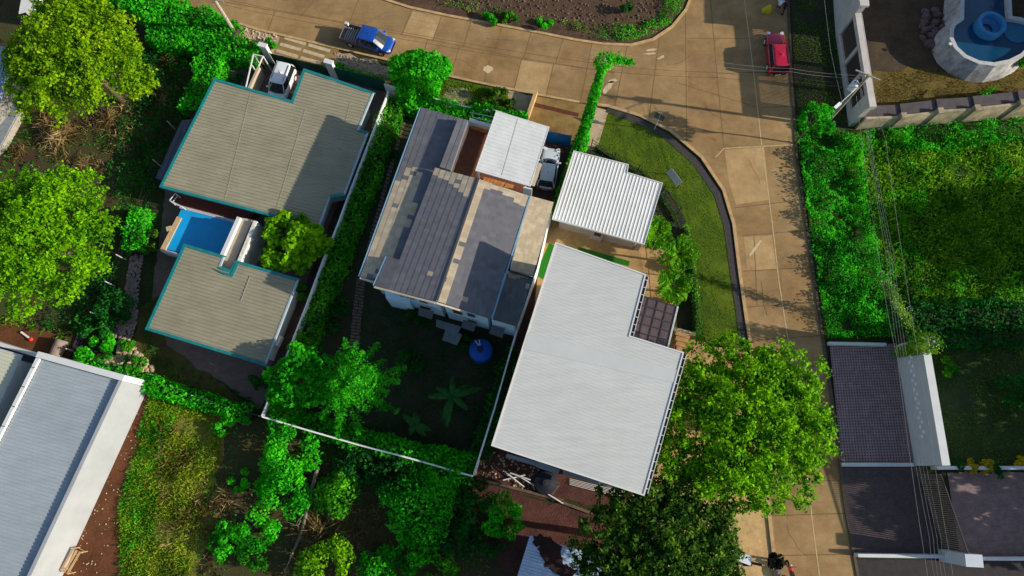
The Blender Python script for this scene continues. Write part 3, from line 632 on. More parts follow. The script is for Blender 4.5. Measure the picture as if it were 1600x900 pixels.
# --- large teal-trimmed house
plA = Plane.fit((337, 127, 3.2), (581, 147, 3.0), (255, 292, 2.9))
pA = [(337, 127), (458, 162), (477, 112), (581, 147), (557, 205), (572, 209), (537, 302), (514, 306), (497, 353), (255, 290)]
hA, polyA, roofA = ribbed_house('teal_trimmed_house', 'large L shaped house with greige ribbed roof and teal gutter around a white parked van', 'house', pA, plA, ((255, 290), (497, 353)), 0.30, GREIGE, WALLW, TEAL, 0.24, 0.55, 0.14, 0.05, True, M('pale_gutter', (0.34, 0.42, 0.47), 0.5, 0.15, 2))
# right side is a pale metal gutter: rebuild the edges there
s = MB(); pl2 = Plane.fit((300, 188, 2.3), (243, 280, 2.0), (285, 188, 2.1)); q = [pl2.at(*p) for p in ((302, 186), (262, 285), (243, 278), (284, 188))]
q = ccw(q); roof_slab(s, q, pl2, 0.08); ribs(s, q, pl2, pl2.at(302, 186) - pl2.at(262, 285), 0.5, 0.08, 0.03); s.build('lean_to_roof', BLUEG, hA)
for u, v in ((286, 192), (246, 276)): pp = pl2.at(u, v); s = MB(); s.bar((pp.x, pp.y, 0), (pp.x, pp.y, pp.z - 0.1), 0.1, 0.1); s.build('post', DARKM, hA)
s = MB()                                            # roof screws and joints: two lap joints across the sheets
for a, b in (((392, 146), (352, 312)), ((478, 170), (432, 330)), ((548, 160), (505, 345))):
    pa, pb = plA.at(*a), plA.at(*b); s.bar(pa + Vector((0, 0, 0.049)), pb + Vector((0, 0, 0.049)), 0.03, 0.01)
s.build('screw_line', M('pale_screws', (0.36, 0.33, 0.25), 0.6, 0.4, 9), roofA)

# --- small teal-trimmed house
plB = Plane.fit((290, 386, 3.2), (463, 439, 3.2), (233, 512, 3.0))
pB = [(290, 386), (347, 403), (341, 419), (362, 428), (371, 412), (463, 439), (414, 567), (233, 512)]
hB, polyB, roofB = ribbed_house('teal_trimmed_pavilion', 'smaller house with greige ribbed roof and teal gutter below the blue pool', 'house', pB, plB, ((233, 512), (414, 567)), 0.30, GREIGE, WALLW, TEAL, 0.24, 0.5, 0.14, 0.05, True, M('pale_gutter', ()))
s = MB(); q = [plB.up(0.075).at(*p) for p in ((332, 419), (338, 421), (360, 429), (369, 411), (373, 412), (363, 433), (352, 430))]; s.prism([p.to_2d() for p in q], lambda x, y: plB.z(x, y) + 0.005, lambda x, y: plB.z(x, y) + 0.10); s.build('valley_flashing', TEAL, roofB)
s = MB(); pa, pb = plB.at(391, 432), plB.at(377, 470); s.bar(pa + Vector((0, 0, 0.052)), pb + Vector((0, 0, 0.052)), 0.06, 0.02); s.build('screw_line', M('pale_screws', ()), roofB)
s = MB(); p = P(434, 532, 1.2); s.box((p.x, p.y, 0.6), 0.35, 0.9, 0.6, -0.35); o = s.build('air_conditioner', WHITE); recentre(o); tag(o, 'white air conditioner box on the right wall of the smaller teal trimmed house', 'air conditioner')

# --- pool between them
def poolwater(name, c):
    m = M(name, c, 0.05, 0.12, 0.5, 0.25, 1.2, spec=0.5); return m
b = thing('swimming_pool', 'rectangular swimming pool of bright blue water with beige coping between the teal trimmed houses', 'pool', P(315, 360))
PZ = 1.0
s = MB(); s.face(ccw(PX([(284, 325), (366, 347), (341, 410), (256, 388)], PZ))); s.build('water', poolwater('pool_water', (0.008, 0.33, 0.72)), b)
s = MB()
def wallstrip(mb, px, w, z0, z1, m=0, side=0.5):    # wall whose top is seen along px at z1
    pts = [P(u, v, z1) for u, v in px]
    for i in range(len(pts) - 1):
        a, c = pts[i], pts[i + 1]; d = (c - a).normalized(); n = Vector((-d.y, d.x, 0)); mb.prism([a + n * w * side, a - n * w * (1 - side), c - n * w * (1 - side), c + n * w * side], z0, z1 + 0.001 * i, m)
    return mb
wallstrip(s, [(280, 339), (253, 392)], 0.45, 0, PZ + 0.12); s.build('coping', M('beige_coping', (0.50, 0.36, 0.20), 0.8, 0.2, 3), b)
s = MB(); wallstrip(s, [(253, 391), (292, 401), (342, 415)], 0.25, 0, PZ + 0.10); wallstrip(s, [(281, 323), (368, 346)], 0.25, 0, PZ + 0.08); s.build('pool_wall', M('pool_wall_blue', (0.42, 0.47, 0.52), 0.8, 0.15, 2), b)
s = MB(); q = P(264, 357, 1.1); s.box((q.x, q.y, 0), 0.45, 0.4, 1.15, 0.3); s.build('filter_box', M('beige_coping', ()), b)
b = thing('pool_deck', 'reddish brown timber deck along the top edge of the bright blue pool', 'deck', P(320, 318))
s = MB(); s.prism(PX([(272, 312), (286, 300), (400, 333), (368, 346), (282, 323)], 0.9), 0, 0.9); s.build('floor', M('deck_red', (0.12, 0.030, 0.020), 0.8, 0.25, 3), b)
s = MB()
for pts in ([(274, 302), (265, 313), (283, 322)], ):
    w3 = [P(u, v, 1.9) for u, v in pts]
    for a, c in zip(w3, w3[1:]): s.bar(a, c, 0.06, 0.06); s.bar(a - Vector((0, 0, 0.5)), c - Vector((0, 0, 0.5)), 0.05, 0.05)
    for a in w3: s.bar(a, (a.x, a.y, 0.05), 0.06, 0.06)
s.build('railing', WHITE, b)

# --- white covered bridge between the two teal houses
b = thing('white_walkway', 'flat pale concrete walkway with white parapets joining the two teal trimmed houses', 'walkway', P(366, 382))
s = MB(); s.prism(PX([(376, 340), (394, 343), (360, 424), (342, 420)], 2.6), 2.35, 2.6); s.build('floor', M('walk_floor', (0.43, 0.36, 0.27), 0.9, 0.15, 1.5), b)
s = MB(); wallstrip(s, [(373, 339), (343, 406)], 0.32, 0.0, 3.0); s.build('parapet', WALLW, b)
s = MB(); wallstrip(s, [(399, 345), (372, 411)], 0.32, 0.0, 3.0); s.build('parapet', M('stained_white', (0.62, 0.61, 0.56), 0.85, 0.35, 3), b)
s = MB()
for a, c in (((403, 352), (418, 362)), ((395, 374), (402, 384)), ((386, 392), (396, 402))): s.bar(P(*a, 2.7), P(*c, 0.2), 0.10, 0.10)
s.build('brace', GALV, b)
# --- gate, posts, carport frame on the street side
def gate_mesh(mb, a, c, z0, z1, n, bw=0.03, m=0):
    for i in range(n + 1):
        p = a.lerp(c, i / n); mb.bar((p.x, p.y, z0), (p.x, p.y, z1), bw, bw, m)
    for z in (z0 + 0.05, (z0 + z1) / 2, z1): mb.bar((a.x, a.y, z), (c.x, c.y, z), 0.05, 0.05, m)
SHADE = M('green_shade_cloth', (0.008, 0.055, 0.035), 0.9, 0.25, 3); SHADET = M('teal_shade_cloth', (0.005, 0.085, 0.065), 0.9, 0.2, 3)
def fence_panel(name, label, px, h, mat, cat='fence', n=6, th=0.03):
    pts = [P(u, v, h) for u, v in px]; c = sum(pts, Vector()) / len(pts); b = thing(name, label, cat, (c.x, c.y, 0)); s = MB()
    for a, q in zip(pts, pts[1:]): s.bar((a.x, a.y, h / 2), (q.x, q.y, h / 2), th, h - 0.02, side=Vector((-(q - a).y, (q - a).x, 0)))
    s.build('panel', mat, b)
    for a, q in zip(pts, pts[1:]):
        for i in range(n + 1): p = a.lerp(q, i / n); s = MB(); s.tube([(p.x, p.y, 0), (p.x, p.y, h + 0.06)], 0.035, 6); s.build('post', DARKM, b)
    return b
fence_panel('street_gate', 'dark green mesh gate between two white posts at the striped driveway', [(421, 83), (505, 103)], 1.8, SHADE, 'gate', 4)
fence_panel('shade_cloth_fence', 'teal green shade cloth fence left of the central garden corner', [(518, 104), (600, 126)], 2.0, SHADET, 'fence', 4)
for (u, v), lb in (((410, 70), 'white gate post with a flat cap by the carport frame'), ((513, 96), 'white gate post at the right end of the green mesh gate')):
    p = P(u, v, 2.6); b = thing('gate_post', lb, 'gate post', (p.x, p.y, 0), 'white gate posts'); s = MB(); s.box((p.x, p.y, 0), 0.75, 0.35, 2.5, -0.3); s.build('shaft', WALLW, b); s = MB(); s.box((p.x, p.y, 2.5), 0.85, 0.45, 0.12, -0.3); s.build('cap', WHITE, b)
b = thing('carport_frame', 'open white metal frame with a beam beside the white van', 'frame', P(398, 110)); s = MB()
f = [P(396, 85, 2.7), P(411, 88, 2.7), P(404, 104, 2.7), P(384, 137, 2.7), P(391, 98, 2.7)]
for a, c in ((f[0], f[1]), (f[0], f[3]), (f[1], f[2])): s.bar(a, c, 0.09, 0.09)
for a in (f[0], f[1], f[4], f[3]): s.bar((a.x, a.y, 0), a, 0.09, 0.09)
s.build('frame', WHITE, b); s = MB(); a, c = P(404, 104, 1.6), P(387, 141, 1.6); s.bar(a - Vector((0, 0, 0.8)), c - Vector((0, 0, 0.8)), 0.22, 1.6); s.build('low_wall', M('beige_wall', (0.42, 0.36, 0.26), 0.9, 0.2, 2), b)

# --- central shingle house
SH = [M('shingle_grey', (0.132, 0.132, 0.150), 0.85, 0.12, 2.0, 0.1, 30), M('shingle_grey_dark', (0.118, 0.117, 0.134), 0.85, 0.12, 2.0, 0.1, 30), M('shingle_grey_light', (0.148, 0.146, 0.162), 0.85, 0.12, 2.0, 0.1, 30),
      M('shingle_beige', (0.40, 0.33, 0.235), 0.85, 0.14, 2.0, 0.1, 30), M('shingle_beige_pale', (0.46, 0.385, 0.275), 0.85, 0.12, 2.0, 0.1, 30)]
def shingle(mb, px, pl, eave, cw, tl, beige, butt=0.05, seed=0, allm=None):
    poly = ccw([pl.at(*p).to_2d() for p in px]); a, c = pl.at(*eave[0]).to_2d(), pl.at(*eave[1]).to_2d(); d = (c - a).normalized(); n = Vector((-d.y, d.x))
    cen = sum(poly, Vector((0, 0))) / len(poly)
    if (cen - a).dot(n) < 0: n = -n
    r = random.Random(seed); hi = max((p - a).dot(n) for p in poly); lo = min((p - a).dot(n) for p in poly); s0 = min((p - a).dot(d) for p in poly); s1 = max((p - a).dot(d) for p in poly)
    bz = [[pl.at(*p).to_2d() for p in z] for z in beige]; i = 0; t = lo
    while t < hi:
        s = s0 - r.uniform(0, tl)
        while s < s1:
            q = [a + d * s + n * t, a + d * (s + tl) + n * t, a + d * (s + tl) + n * (t + cw), a + d * s + n * (t + cw)]; q = ccw(q); g = clip_convex(q, poly)
            if len(g) >= 3:
                m0 = sum(q, Vector((0, 0))) / 4; isb = any(inside(m0.x, m0.y, z) for z in bz) or r.random() < 0.006
                if any(inside(m0.x, m0.y, z) for z in bz) and r.random() < 0.035: isb = False
                mi = (r.choice((3, 3, 4)) if isb else r.choice((0, 0, 0, 1, 2, 0))) if allm is None else (r.choice(allm))
                k = []
                for p in g:
                    fr = ((p - a).dot(n) - t) / cw; k.append((p.x, p.y, pl.z(p.x, p.y) + 0.012 + butt * (1 - fr)))
                mb.face(k, mi)
                lowp = [z for z, p in zip(k, g) if abs((p - a).dot(n) - t) < 1e-4]
                if len(lowp) == 2: mb.face([lowp[0], lowp[1], (lowp[1][0], lowp[1][1], lowp[1][2] - butt - 0.01), (lowp[0][0], lowp[0][1], lowp[0][2] - butt - 0.01)], mi)
            s += tl
        t += cw; i += 1
hC = thing('shingle_roof_house', 'two storey white house under grey and beige shingle roofs with two ridges', 'house', P(705, 400))
pL = Plane.fit((659, 168, 6.60), (563, 432, 6.60), (716, 184, 6.98))         # long lower left roof
pB1 = Plane.fit((680, 262, 7.42), (606, 453, 7.42), (746, 279, 8.05))        # upper left slope
pC1 = Plane.fit((746, 279, 8.05), (681, 470, 8.05), (826, 306, 7.4))         # upper right slope
pD = Plane.fit((828, 306, 6.2), (797, 424, 6.2), (865, 316, 5.8)); pE = Plane.fit((793, 421, 6.05), (767, 499, 6.05), (832, 434, 5.7))
pG = Plane.fit((716, 184, 7.5), (687, 261, 7.5), (731, 188, 7.5))
pxL = [(659, 168), (716, 184), (720, 186), (685, 275), (624, 435), (618, 448), (563, 432)]
pxB1 = [(680, 262), (746, 279), (681, 470), (606, 453)]; pxB2 = [(625, 406), (605, 401), (585, 446), (606.5, 453)]
pxC = [(746, 279), (826, 306), (766, 498), (681, 470)]; pxD = [(828, 306), (865, 316), (833, 431), (797, 422)]; pxE = [(793, 423), (831, 435), (808, 510), (767, 498)]
def shroof(name, px, pl, eave, cw, tl, beige, butt, seed, allm=None, extra=None):
    m = MB(); shingle(m, px, pl, eave, cw, tl, beige, butt, seed, allm)
    if extra: shingle(m, extra, pl, eave, cw, tl, beige, butt, seed + 1)
    for q in [px] + ([extra] if extra else []): roof_slab(m, ccw([pl.at(*p) for p in q]), pl.up(-0.01), 0.16, 0)
    return m.build(name, SH, hC)
beL = [[(637, 262), (665, 268), (640, 345), (612, 405), (600, 430), (560, 435), (585, 340), (600, 335), (618, 290)]]
beB = [[(679, 260), (748, 278), (727, 308), (700, 285), (676, 275)]]
beC = [[(744, 277), (756, 283), (692, 474), (678, 470)], [(744, 277), (830, 306), (822, 326), (790, 306), (750, 288)]]
rL = shroof('lower_left_roof', [(659, 168), (717, 184), (619, 448), (563, 432)], pL, ((659, 168), (563, 432)), 0.50, 0.36, beL, 0.013, 2)
rB = shroof('upper_left_slope', pxB1, pB1, ((680, 262), (606, 453)), 0.50, 0.36, beB, 0.015, 3, extra=pxB2)
rC = shroof('upper_right_slope', pxC, pC1, ((826, 306), (766, 498)), 0.50, 0.36, beC, 0.02, 4)
rD = shroof('lower_right_roof', pxD, pD, ((865, 316), (833, 431)), 0.30, 0.42, [], 0.03, 5, (3, 3, 4))
rE = shroof('low_corner_roof', pxE, pE, ((831, 435), (808, 510)), 0.30, 0.42, [[(790, 420), (835, 434), (831, 440), (788, 428)]], 0.03, 6)
s = MB(); q = ccw([pG.at(*p) for p in ((716, 184), (731, 188), (704, 266), (687, 261))]); roof_slab(s, q, pG, 0.5); shingle(s, [(716, 184), (731, 188), (704, 266), (687, 261)], pG, ((716, 184), (687, 261)), 0.5, 0.5, [], 0.02, 9); s.build('ridge_roof', SH, hC)
s = MB(); s.bar(pB1.at(746, 279) + Vector((0.1, 0, 0.06)), pB1.at(681, 470) + Vector((0.1, 0, 0.06)), 0.16, 0.05); s.build('ridge_cap', M('ridge_dark', (0.06, 0.065, 0.075), 0.6), rB)
CREAM = M('cream_trim', (0.52, 0.45, 0.33), 0.8, 0.15, 2)
s = MB()                                            # bargeboards along the garden side
for pl, a, c in ((pL, (563, 433), (586, 440)), (pB1, (585, 447), (680, 472)), (pC1, (682, 472), (724, 485))): s.bar(pl.at(*a) + Vector((0, -0.09, 0.02)), pl.at(*c) + Vector((0, -0.09, 0.02)), 0.14, 0.16)
s.build('bargeboard', CREAM, hC)
BGUT = M('blue_gutter', (0.20, 0.36, 0.50), 0.5, 0.15, 2)
s = MB()
for pl, a, c in ((pL, (658, 168), (562, 432)), (pB1, (605, 401), (585, 446)), (pC1, (827, 306), (767, 498))): s.bar(pl.at(*a) + Vector((-0.07 if pl is not pC1 else 0.08, 0, -0.05)), pl.at(*c) + Vector((-0.07 if pl is not pC1 else 0.08, 0, -0.05)), 0.11, 0.10)
s.build('gutter', BGUT, hC)
s = MB(); s.bar(pD.at(797, 424) + Vector((0, -0.02, 0.02)), pD.at(833, 434) + Vector((0, -0.02, 0.02)), 0.10, 0.1); s.build('flashing', DARKM, hC)
FAC = M('shade_tinted_render', (0.60, 0.76, 0.88), 0.8, 0.06, 0.8)  # white wall, the blue of its shade put into the colour
s = MB()
def wq(pl, *px): return [pl.at(*p).to_2d() for p in px]
s.prism(offset(wq(pL, (659, 168), (717, 184), (619, 448), (563, 432)), [0.0] * 4 if False else 0.45), -0.02, lambda x, y: pL.z(x, y) - 0.2)
f1 = wq(pB1, (682, 266), (746, 283), (683, 466), (600, 444)); s.prism(offset(f1, 0.3), -0.02, lambda x, y: pB1.z(x, y) - 0.2)
f2 = wq(pC1, (744, 282), (822, 308), (764, 492), (679, 465)); s.prism(offset(f2, 0.3), -0.02, lambda x, y: min(pC1.z(x, y), pB1.z(x, y) + 2) - 0.2)
s.prism(offset(wq(pD, (822, 306), (864, 317), (832, 430), (792, 420)), 0.2), -0.02, lambda x, y: pD.z(x, y) - 0.2)
s.prism(offset(wq(pE, (785, 420), (831, 436), (807, 508), (762, 495)), 0.2), -0.02, lambda x, y: pE.z(x, y) - 0.2)
s.prism(ccw([p.to_2d() for p in PX([(601, 453), (640, 462), (640, 474), (603, 466)], 3.0)]), -0.01, 3.0)
s.build('wall', FAC, hC)
AWN = M('awning_grey', (0.10, 0.11, 0.12), 0.8, 0.2, 2)
for px in ([(655, 480), (678, 486), (674, 498), (652, 491)], [(724, 499), (744, 505), (740, 517), (720, 511)], [(768, 508), (789, 514), (785, 527), (764, 520)]):
    a = PX(px, 2.6); a[2].z = a[3].z = 2.35; s = MB(); s.face(a); s.face([p - Vector((0, 0, 0.06)) for p in reversed(a)])
    for i in range(4): j = (i + 1) % 4; s.face([a[i], a[i] - Vector((0, 0, 0.06)), a[j] - Vector((0, 0, 0.06)), a[j]])
    s.build('awning', AWN, hC)
s = MB(); s.prism(PX([(682, 499), (720, 510), (716, 520), (722, 523), (714, 539), (691, 531), (696, 515), (681, 510)], 2.5), 2.3, 2.5)
po = s.build('porch_roof', M('porch_slate', (0.14, 0.16, 0.18), 0.8, 0.2, 2), hC)
for u, v in ((694, 530), (712, 536)): p = P(u, v, 2.3); s = MB(); s.bar((p.x, p.y + 0.25, 0), (p.x, p.y + 0.25, 2.295), 0.12, 0.12); s.build('post', DARKM, po)
# garden-side windows and balcony opening set on the wall face
e0, e1 = offset(f1, 0.3), offset(f2, 0.3)
def face_line(poly):                                 # edge facing the garden (lowest y midpoint)
    poly = ccw(poly); n = len(poly); i = min(range(n), key=lambda k: (poly[k].y + poly[(k + 1) % n].y)); return poly[i], poly[(i + 1) % n]
def window(line, t0, t1, z0, z1, mat=GLS, frame=True, name='window'):
    a, c = line; d = (c - a).normalized(); n = Vector((d.y, -d.x)); p = a.lerp(c, t0) + n * 0.03; q = a.lerp(c, t1) + n * 0.03; s = MB()
    s.bar((p.x, p.y, (z0 + z1) / 2), (q.x, q.y, (z0 + z1) / 2), 0.05, z1 - z0, side=n.to_3d()); w = s.build(name, mat, hC)
    if frame:
        s = MB(); k = n * 0.02
        for z in (z0 - 0.04, z1 + 0.04): s.bar((p.x + k.x, p.y + k.y, z), (q.x + k.x, q.y + k.y, z), 0.08, 0.08)
        for g in (p, q): s.bar((g.x + k.x, g.y + k.y, z0), (g.x + k.x, g.y + k.y, z1), 0.07, 0.07)
        s.build('frame', WHITE, w)
l1, l2 = face_line(e0), face_line(e1)
window(l1, 0.20, 0.42, 3.6, 4.9); window(l1, 0.52, 0.72, 3.6, 5.0); window(l1, 0.45, 0.72, 0.9, 2.2); window(l2, 0.18, 0.42, 3.2, 5.6, M('maroon_door', (0.11, 0.05, 0.04), 0.7, 0.2, 2), True, 'balcony_door'); window(l2, 0.52, 0.72, 3.6, 4.9); window(l2, 0.5, 0.72, 0.9, 2.2); window(l1, 0.05, 0.16, 3.4, 4.7)
# roof terrace with its canopy
b = thing('roof_terrace', 'brown timber roof terrace with white parapet beside the white ribbed canopy', 'terrace', P(730, 240)); TZ = 4.6
s = MB(); s.prism(PX([(734, 191), (775, 203), (840, 219), (816, 301), (704, 268)], TZ), TZ - 0.25, TZ); s.build('floor', WOOD, b)
s = MB(); d0, d1 = P(734, 191, TZ), P(706, 268, TZ); segs, nn = scan(ccw(PX([(736, 194), (775, 205), (838, 221), (814, 299), (706, 267)], TZ)), d1 - d0, 0.28)
for a, c in segs: s.bar((a.x, a.y, TZ + 0.006), (c.x, c.y, TZ + 0.006), 0.24, 0.014)
s.build('boards', WOOD, b)
s = MB(); wallstrip(s, [(733, 187), (776, 199)], 0.3, 2.5, TZ + 0.9); s.build('parapet', WALLW, b)
s = MB(); wallstrip(s, [(703, 266), (731, 190)], 0.12, TZ, TZ + 1.1); s.build('side_kerb', M('pinkish_trim', (0.5, 0.42, 0.38), 0.8, 0.15, 2), b)
s = MB(); s.prism(PX([(736, 195), (766, 204), (764, 208), (735, 199)], TZ + 0.3), TZ + 0.02, TZ + 0.3); s.build('step', OWOOD, b)
for u, v in ((778, 206), (832, 222), (812, 294)): p = P(u, v, TZ - 0.25); s = MB(); s.bar((p.x, p.y, 0), (p.x, p.y, TZ - 0.252), 0.25, 0.25); s.build('column', WALLW, b)
s = MB(); s.prism(PX([(842, 254), (847, 256), (835, 291), (829, 289)], 3.4), 3.3, 3.4); s.build('ledge', CREAM, b)
for px, nm in (([(756, 276), (790, 285), (786, 292), (753, 281)], 'orange timber bench under the lower edge of the white canopy'), ([(791, 286), (803, 289), (800, 296), (787, 293)], 'short orange timber seat beside the white canopy post')):
    q = PX(px, TZ + 0.5); b2 = thing('timber_bench', nm, 'bench', (q[0].x, q[0].y, TZ), 'timber benches on the roof terrace'); s = MB()
    dd = q[1] - q[0]; k = max(3, int(dd.length / 0.28))
    for i in range(k):
        a0, a1 = i / k + 0.01, (i + 1) / k - 0.01; s.prism([q[0].lerp(q[1], a0), q[0].lerp(q[1], a1), q[3].lerp(q[2], a1), q[3].lerp(q[2], a0)], TZ + 0.42, TZ + 0.5)
    s.build('seat', OWOOD, b2); cc = sum(q, Vector()) / 4
    for p in q: p = p.lerp(cc, 0.12); s = MB(); s.bar((p.x, p.y, TZ + 0.02), (p.x, p.y, TZ + 0.42), 0.08, 0.08); s.build('leg', OWOOD, b2)
plJ = Plane.fit((776, 174, 7.1), (857, 199, 6.9), (744, 266, 7.1)); pJ = ccw([plJ.at(*p) for p in ((776, 174), (857, 199), (828, 290), (744, 266))]); c = sum(pJ, Vector()) / 4
b = thing('terrace_canopy', 'white ribbed metal canopy on posts over the brown roof terrace', 'canopy', (c.x, c.y, TZ)); s = MB(); roof_slab(s, pJ, plJ, 0.07); ribs(s, pJ, plJ, plJ.at(857, 199) - plJ.at(776, 174), 0.33, 0.12, 0.018); ro = s.build('roof', WHITER2, b)
s = MB(); s.bar(plJ.at(809, 186) + Vector((0, 0, 0.016)), plJ.at(784, 274) + Vector((0, 0, 0.016)), 0.03, 0.012); s.build('rust_line', M('rust', (0.48, 0.36, 0.22), 0.9, 0.4, 6), ro)
s = MB(); trim(s, pJ, plJ, 0.06, -0.12, 0.02); s.build('edge_trim', WHITE, ro)
for u, v in ((747, 263), (822, 285), (778, 179), (852, 200)): p = plJ.at(u, v); s = MB(); s.bar((p.x, p.y, TZ + 0.01), (p.x, p.y, p.z - 0.1), 0.16, 0.16); s.build('post', WHITE, b)
s = MB(); p = plJ.at(820, 288); s.bar((p.x - .1, p.y, TZ + 0.9), (p.x + 0.6, p.y - .15, TZ + 0.9), 0.12, 1.7); s.build('end_panel', WHITE, b)
s = MB(); z0 = 3.2
for i in range(6): a, c = P(735 + 3 * i, 176 + i, z0), P(775, 184 + i * 1.5, z0); s.bar(a + Vector((0, -0.4 * i, 0)), c + Vector((0, -0.4 * i, 0)), 0.09, 0.09)
b = thing('garden_pergola', 'dark slatted pergola behind the white terrace parapet', 'pergola', P(755, 180)); s.build('slats', M('pergola_teal', (0.05, 0.11, 0.13), 0.7), b)
for u, v in ((736, 178), (774, 186)): p = P(u, v, z0); s = MB(); s.bar((p.x, p.y, 0), (p.x, p.y, z0 - 0.05), 0.12, 0.12); s.build('post', DARKM, b)

# --- white garage
plG = Plane.fit((897, 237, 3.5), (1034, 282, 3.3), (864, 341, 3.4))
hG, polyG, rG = ribbed_house('white_roofed_garage', 'low building with white ribbed roof notched at its corner beside the curved lawn', 'garage', [(897, 237), (981, 258), (979, 270), (1034, 287), (1006, 381), (864, 341)], plG, ((897, 237), (864, 341)), 0.30, WHITER2, M('mauve_wall', (0.33, 0.27, 0.24), 0.85, 0.15, 1.5), WHITE, 0.07, 0.55, 0.13, 0.032)
for u, v, w in ((995, 388, 0.4), (930, 372, 1.1)): p = P(u, v, 0); s = MB(); s.box((p.x, p.y, 0), w, 0.4, 3.1, -0.3); s.build('pillar', M('mauve_wall', ()), hG)
s = MB(); p = P(934, 363, 1.8); s.box((p.x, p.y - 0.12, 1.3), 0.6, 0.12, 1.0, -0.3); s.build('window', GLS, hG)

# --- big white house
plK = Plane.fit((869, 381, 10.1), (1007, 430, 10.1), (770, 695, 9.8))
pxK = [(869, 381), (1007, 430), (982, 526), (1066, 552), (1005, 772), (770, 695)]
polyK = ccw([plK.at(*p) for p in pxK]); c = sum(polyK, Vector()) / 6; hK = thing('white_roofed_house', 'large two storey house with a wide white fine ribbed roof stepped around a glass pergola', 'house', (c.x, c.y, 0))
s = MB(); roof_slab(s, polyK, plK, 0.14); ribs(s, polyK, plK, plK.at(1007, 430) - plK.at(869, 381), 0.235, 0.09, 0.007); rK = s.build('roof', WHITER, hK)
s = MB(); q = [plK.up(0.034).at(*p) for p in ((826, 520), (1058, 578), (1053, 598), (818, 545))]; s.prism([p.to_2d() for p in q], lambda x, y: plK.z(x, y) + 0.012, lambda x, y: plK.z(x, y) + 0.022); s.build('ridge_sheet', M('pale_blue_sheet', (0.505, 0.525, 0.515), 0.5, 0.05, 0.5), rK)
s = MB(); trim(s, polyK, plK, 0.10, -0.2, 0.05); s.build('gutter', WHITE, rK)
kd = MB(); kk = MB()                                # gutter brackets on the eaves at right
for a, c2, n in (((1007, 432), (983, 525), 8), ((1066, 554), (1005, 771), 16)):
    for i in range(n): p = plK.at(*a).lerp(plK.at(*c2), (i + 0.5) / n); kk.box((p.x + 0.22, p.y, p.z - 0.02), 0.2, 0.04, 0.03, -0.28)
    pa, pc = plK.at(*a), plK.at(*c2); kk.bar(pa + Vector((0.31, 0, -0.02)), pc + Vector((0.31, 0, -0.02)), 0.035, 0.06); kd.bar(pa + Vector((0.2, 0, -0.12)), pc + Vector((0.2, 0, -0.12)), 0.2, 0.1)
kk.build('gutter_bracket', WHITE, rK); kd.build('gutter_trough', DARKM, rK)
s = MB(); s.prism(offset([p.to_2d() for p in polyK], 0.45), -0.02, lambda x, y: plK.z(x, y) - 0.145); s.build('wall', WALLW, hK)
s = MB(); s.prism(PX([(792, 709), (842, 722), (840, 729), (790, 714)], 3.0), 2.7, 3.0); s.prism(PX([(842, 722), (875, 734), (872, 741), (838, 730)], 4.2), 4.0, 4.2); s.prism(PX([(880, 733), (972, 760), (968, 767), (880, 741)], 3.0), 2.7, 3.0); s.build('ledge', M('slate_ledge', (0.20, 0.24, 0.27), 0.8, 0.2, 1), hK)
# glass pergola
plP = Plane.fit((1002, 463, 4.6), (1057, 479, 4.3), (987, 526, 4.6)); q = [plP.at(*p) for p in ((999, 461), (1057, 479), (1041, 545), (980, 530))]
b = thing('glass_pergola', 'dark glazed pergola with a square grid of frames beside the big white roof', 'pergola', (q[0].x, q[0].y, 0)); s = MB(); s.prism([p.to_2d() for p in ccw(q)], lambda x, y: plP.z(x, y) - 0.03, plP.z); s.build('glazing', M('smoked_panel', (0.085, 0.060, 0.065), 0.15, 0.35, 0.5, spec=0.6), b)
s = MB()
for i in range(5): a, c = q[0].lerp(q[1], i / 4), q[3].lerp(q[2], i / 4); s.bar(a + Vector((0, 0, 0.03)), c + Vector((0, 0, 0.03)), 0.07, 0.06)
for i in range(6): a, c = q[0].lerp(q[3], i / 5), q[1].lerp(q[2], i / 5); s.bar(a + Vector((0, 0, 0.035)), c + Vector((0, 0, 0.035)), 0.07, 0.06)
s.build('frame', DARKM, b)
s = MB(); s.bar(q[1] + Vector((0.1, 0, 0)), q[2] + Vector((0.1, 0, 0)), 0.14, 0.16); s.build('gutter', GALV, b)
for p in (q[1], q[2]): s = MB(); s.bar((p.x, p.y, 0), (p.x, p.y, p.z - 0.1), 0.14, 0.14); s.build('post', DARKM, b)
s = MB(); p = P(1062, 538, 0); b = thing('timber_crate', 'brown timber crate shelter at the corner of the glass pergola', 'crate', p); s.box((p.x, p.y, 0), 1.1, 1.7, 0.9, -0.3); s.build('box', M('crate_wood', (0.22, 0.11, 0.05), 0.8, 0.3, 3), b)
s = MB()
for i in range(4): s.box((p.x + 0.05, p.y - 0.66 + 0.44 * i, 0.9), 1.2, 0.36, 0.06, -0.3)
s.build('lid', M('crate_lid', (0.40, 0.22, 0.09), 0.8, 0.3, 3), b)
s = MB(); wallstrip(s, [(1050, 513), (1087, 522)], 0.3, 0, 0.7); o = s.build('low_stone_wall', M('stone_low', (0.36, 0.30, 0.22), 0.9, 0.4, 4)); recentre(o); tag(o, 'low pale stone wall between the glass pergola and the black mesh fence', 'wall')

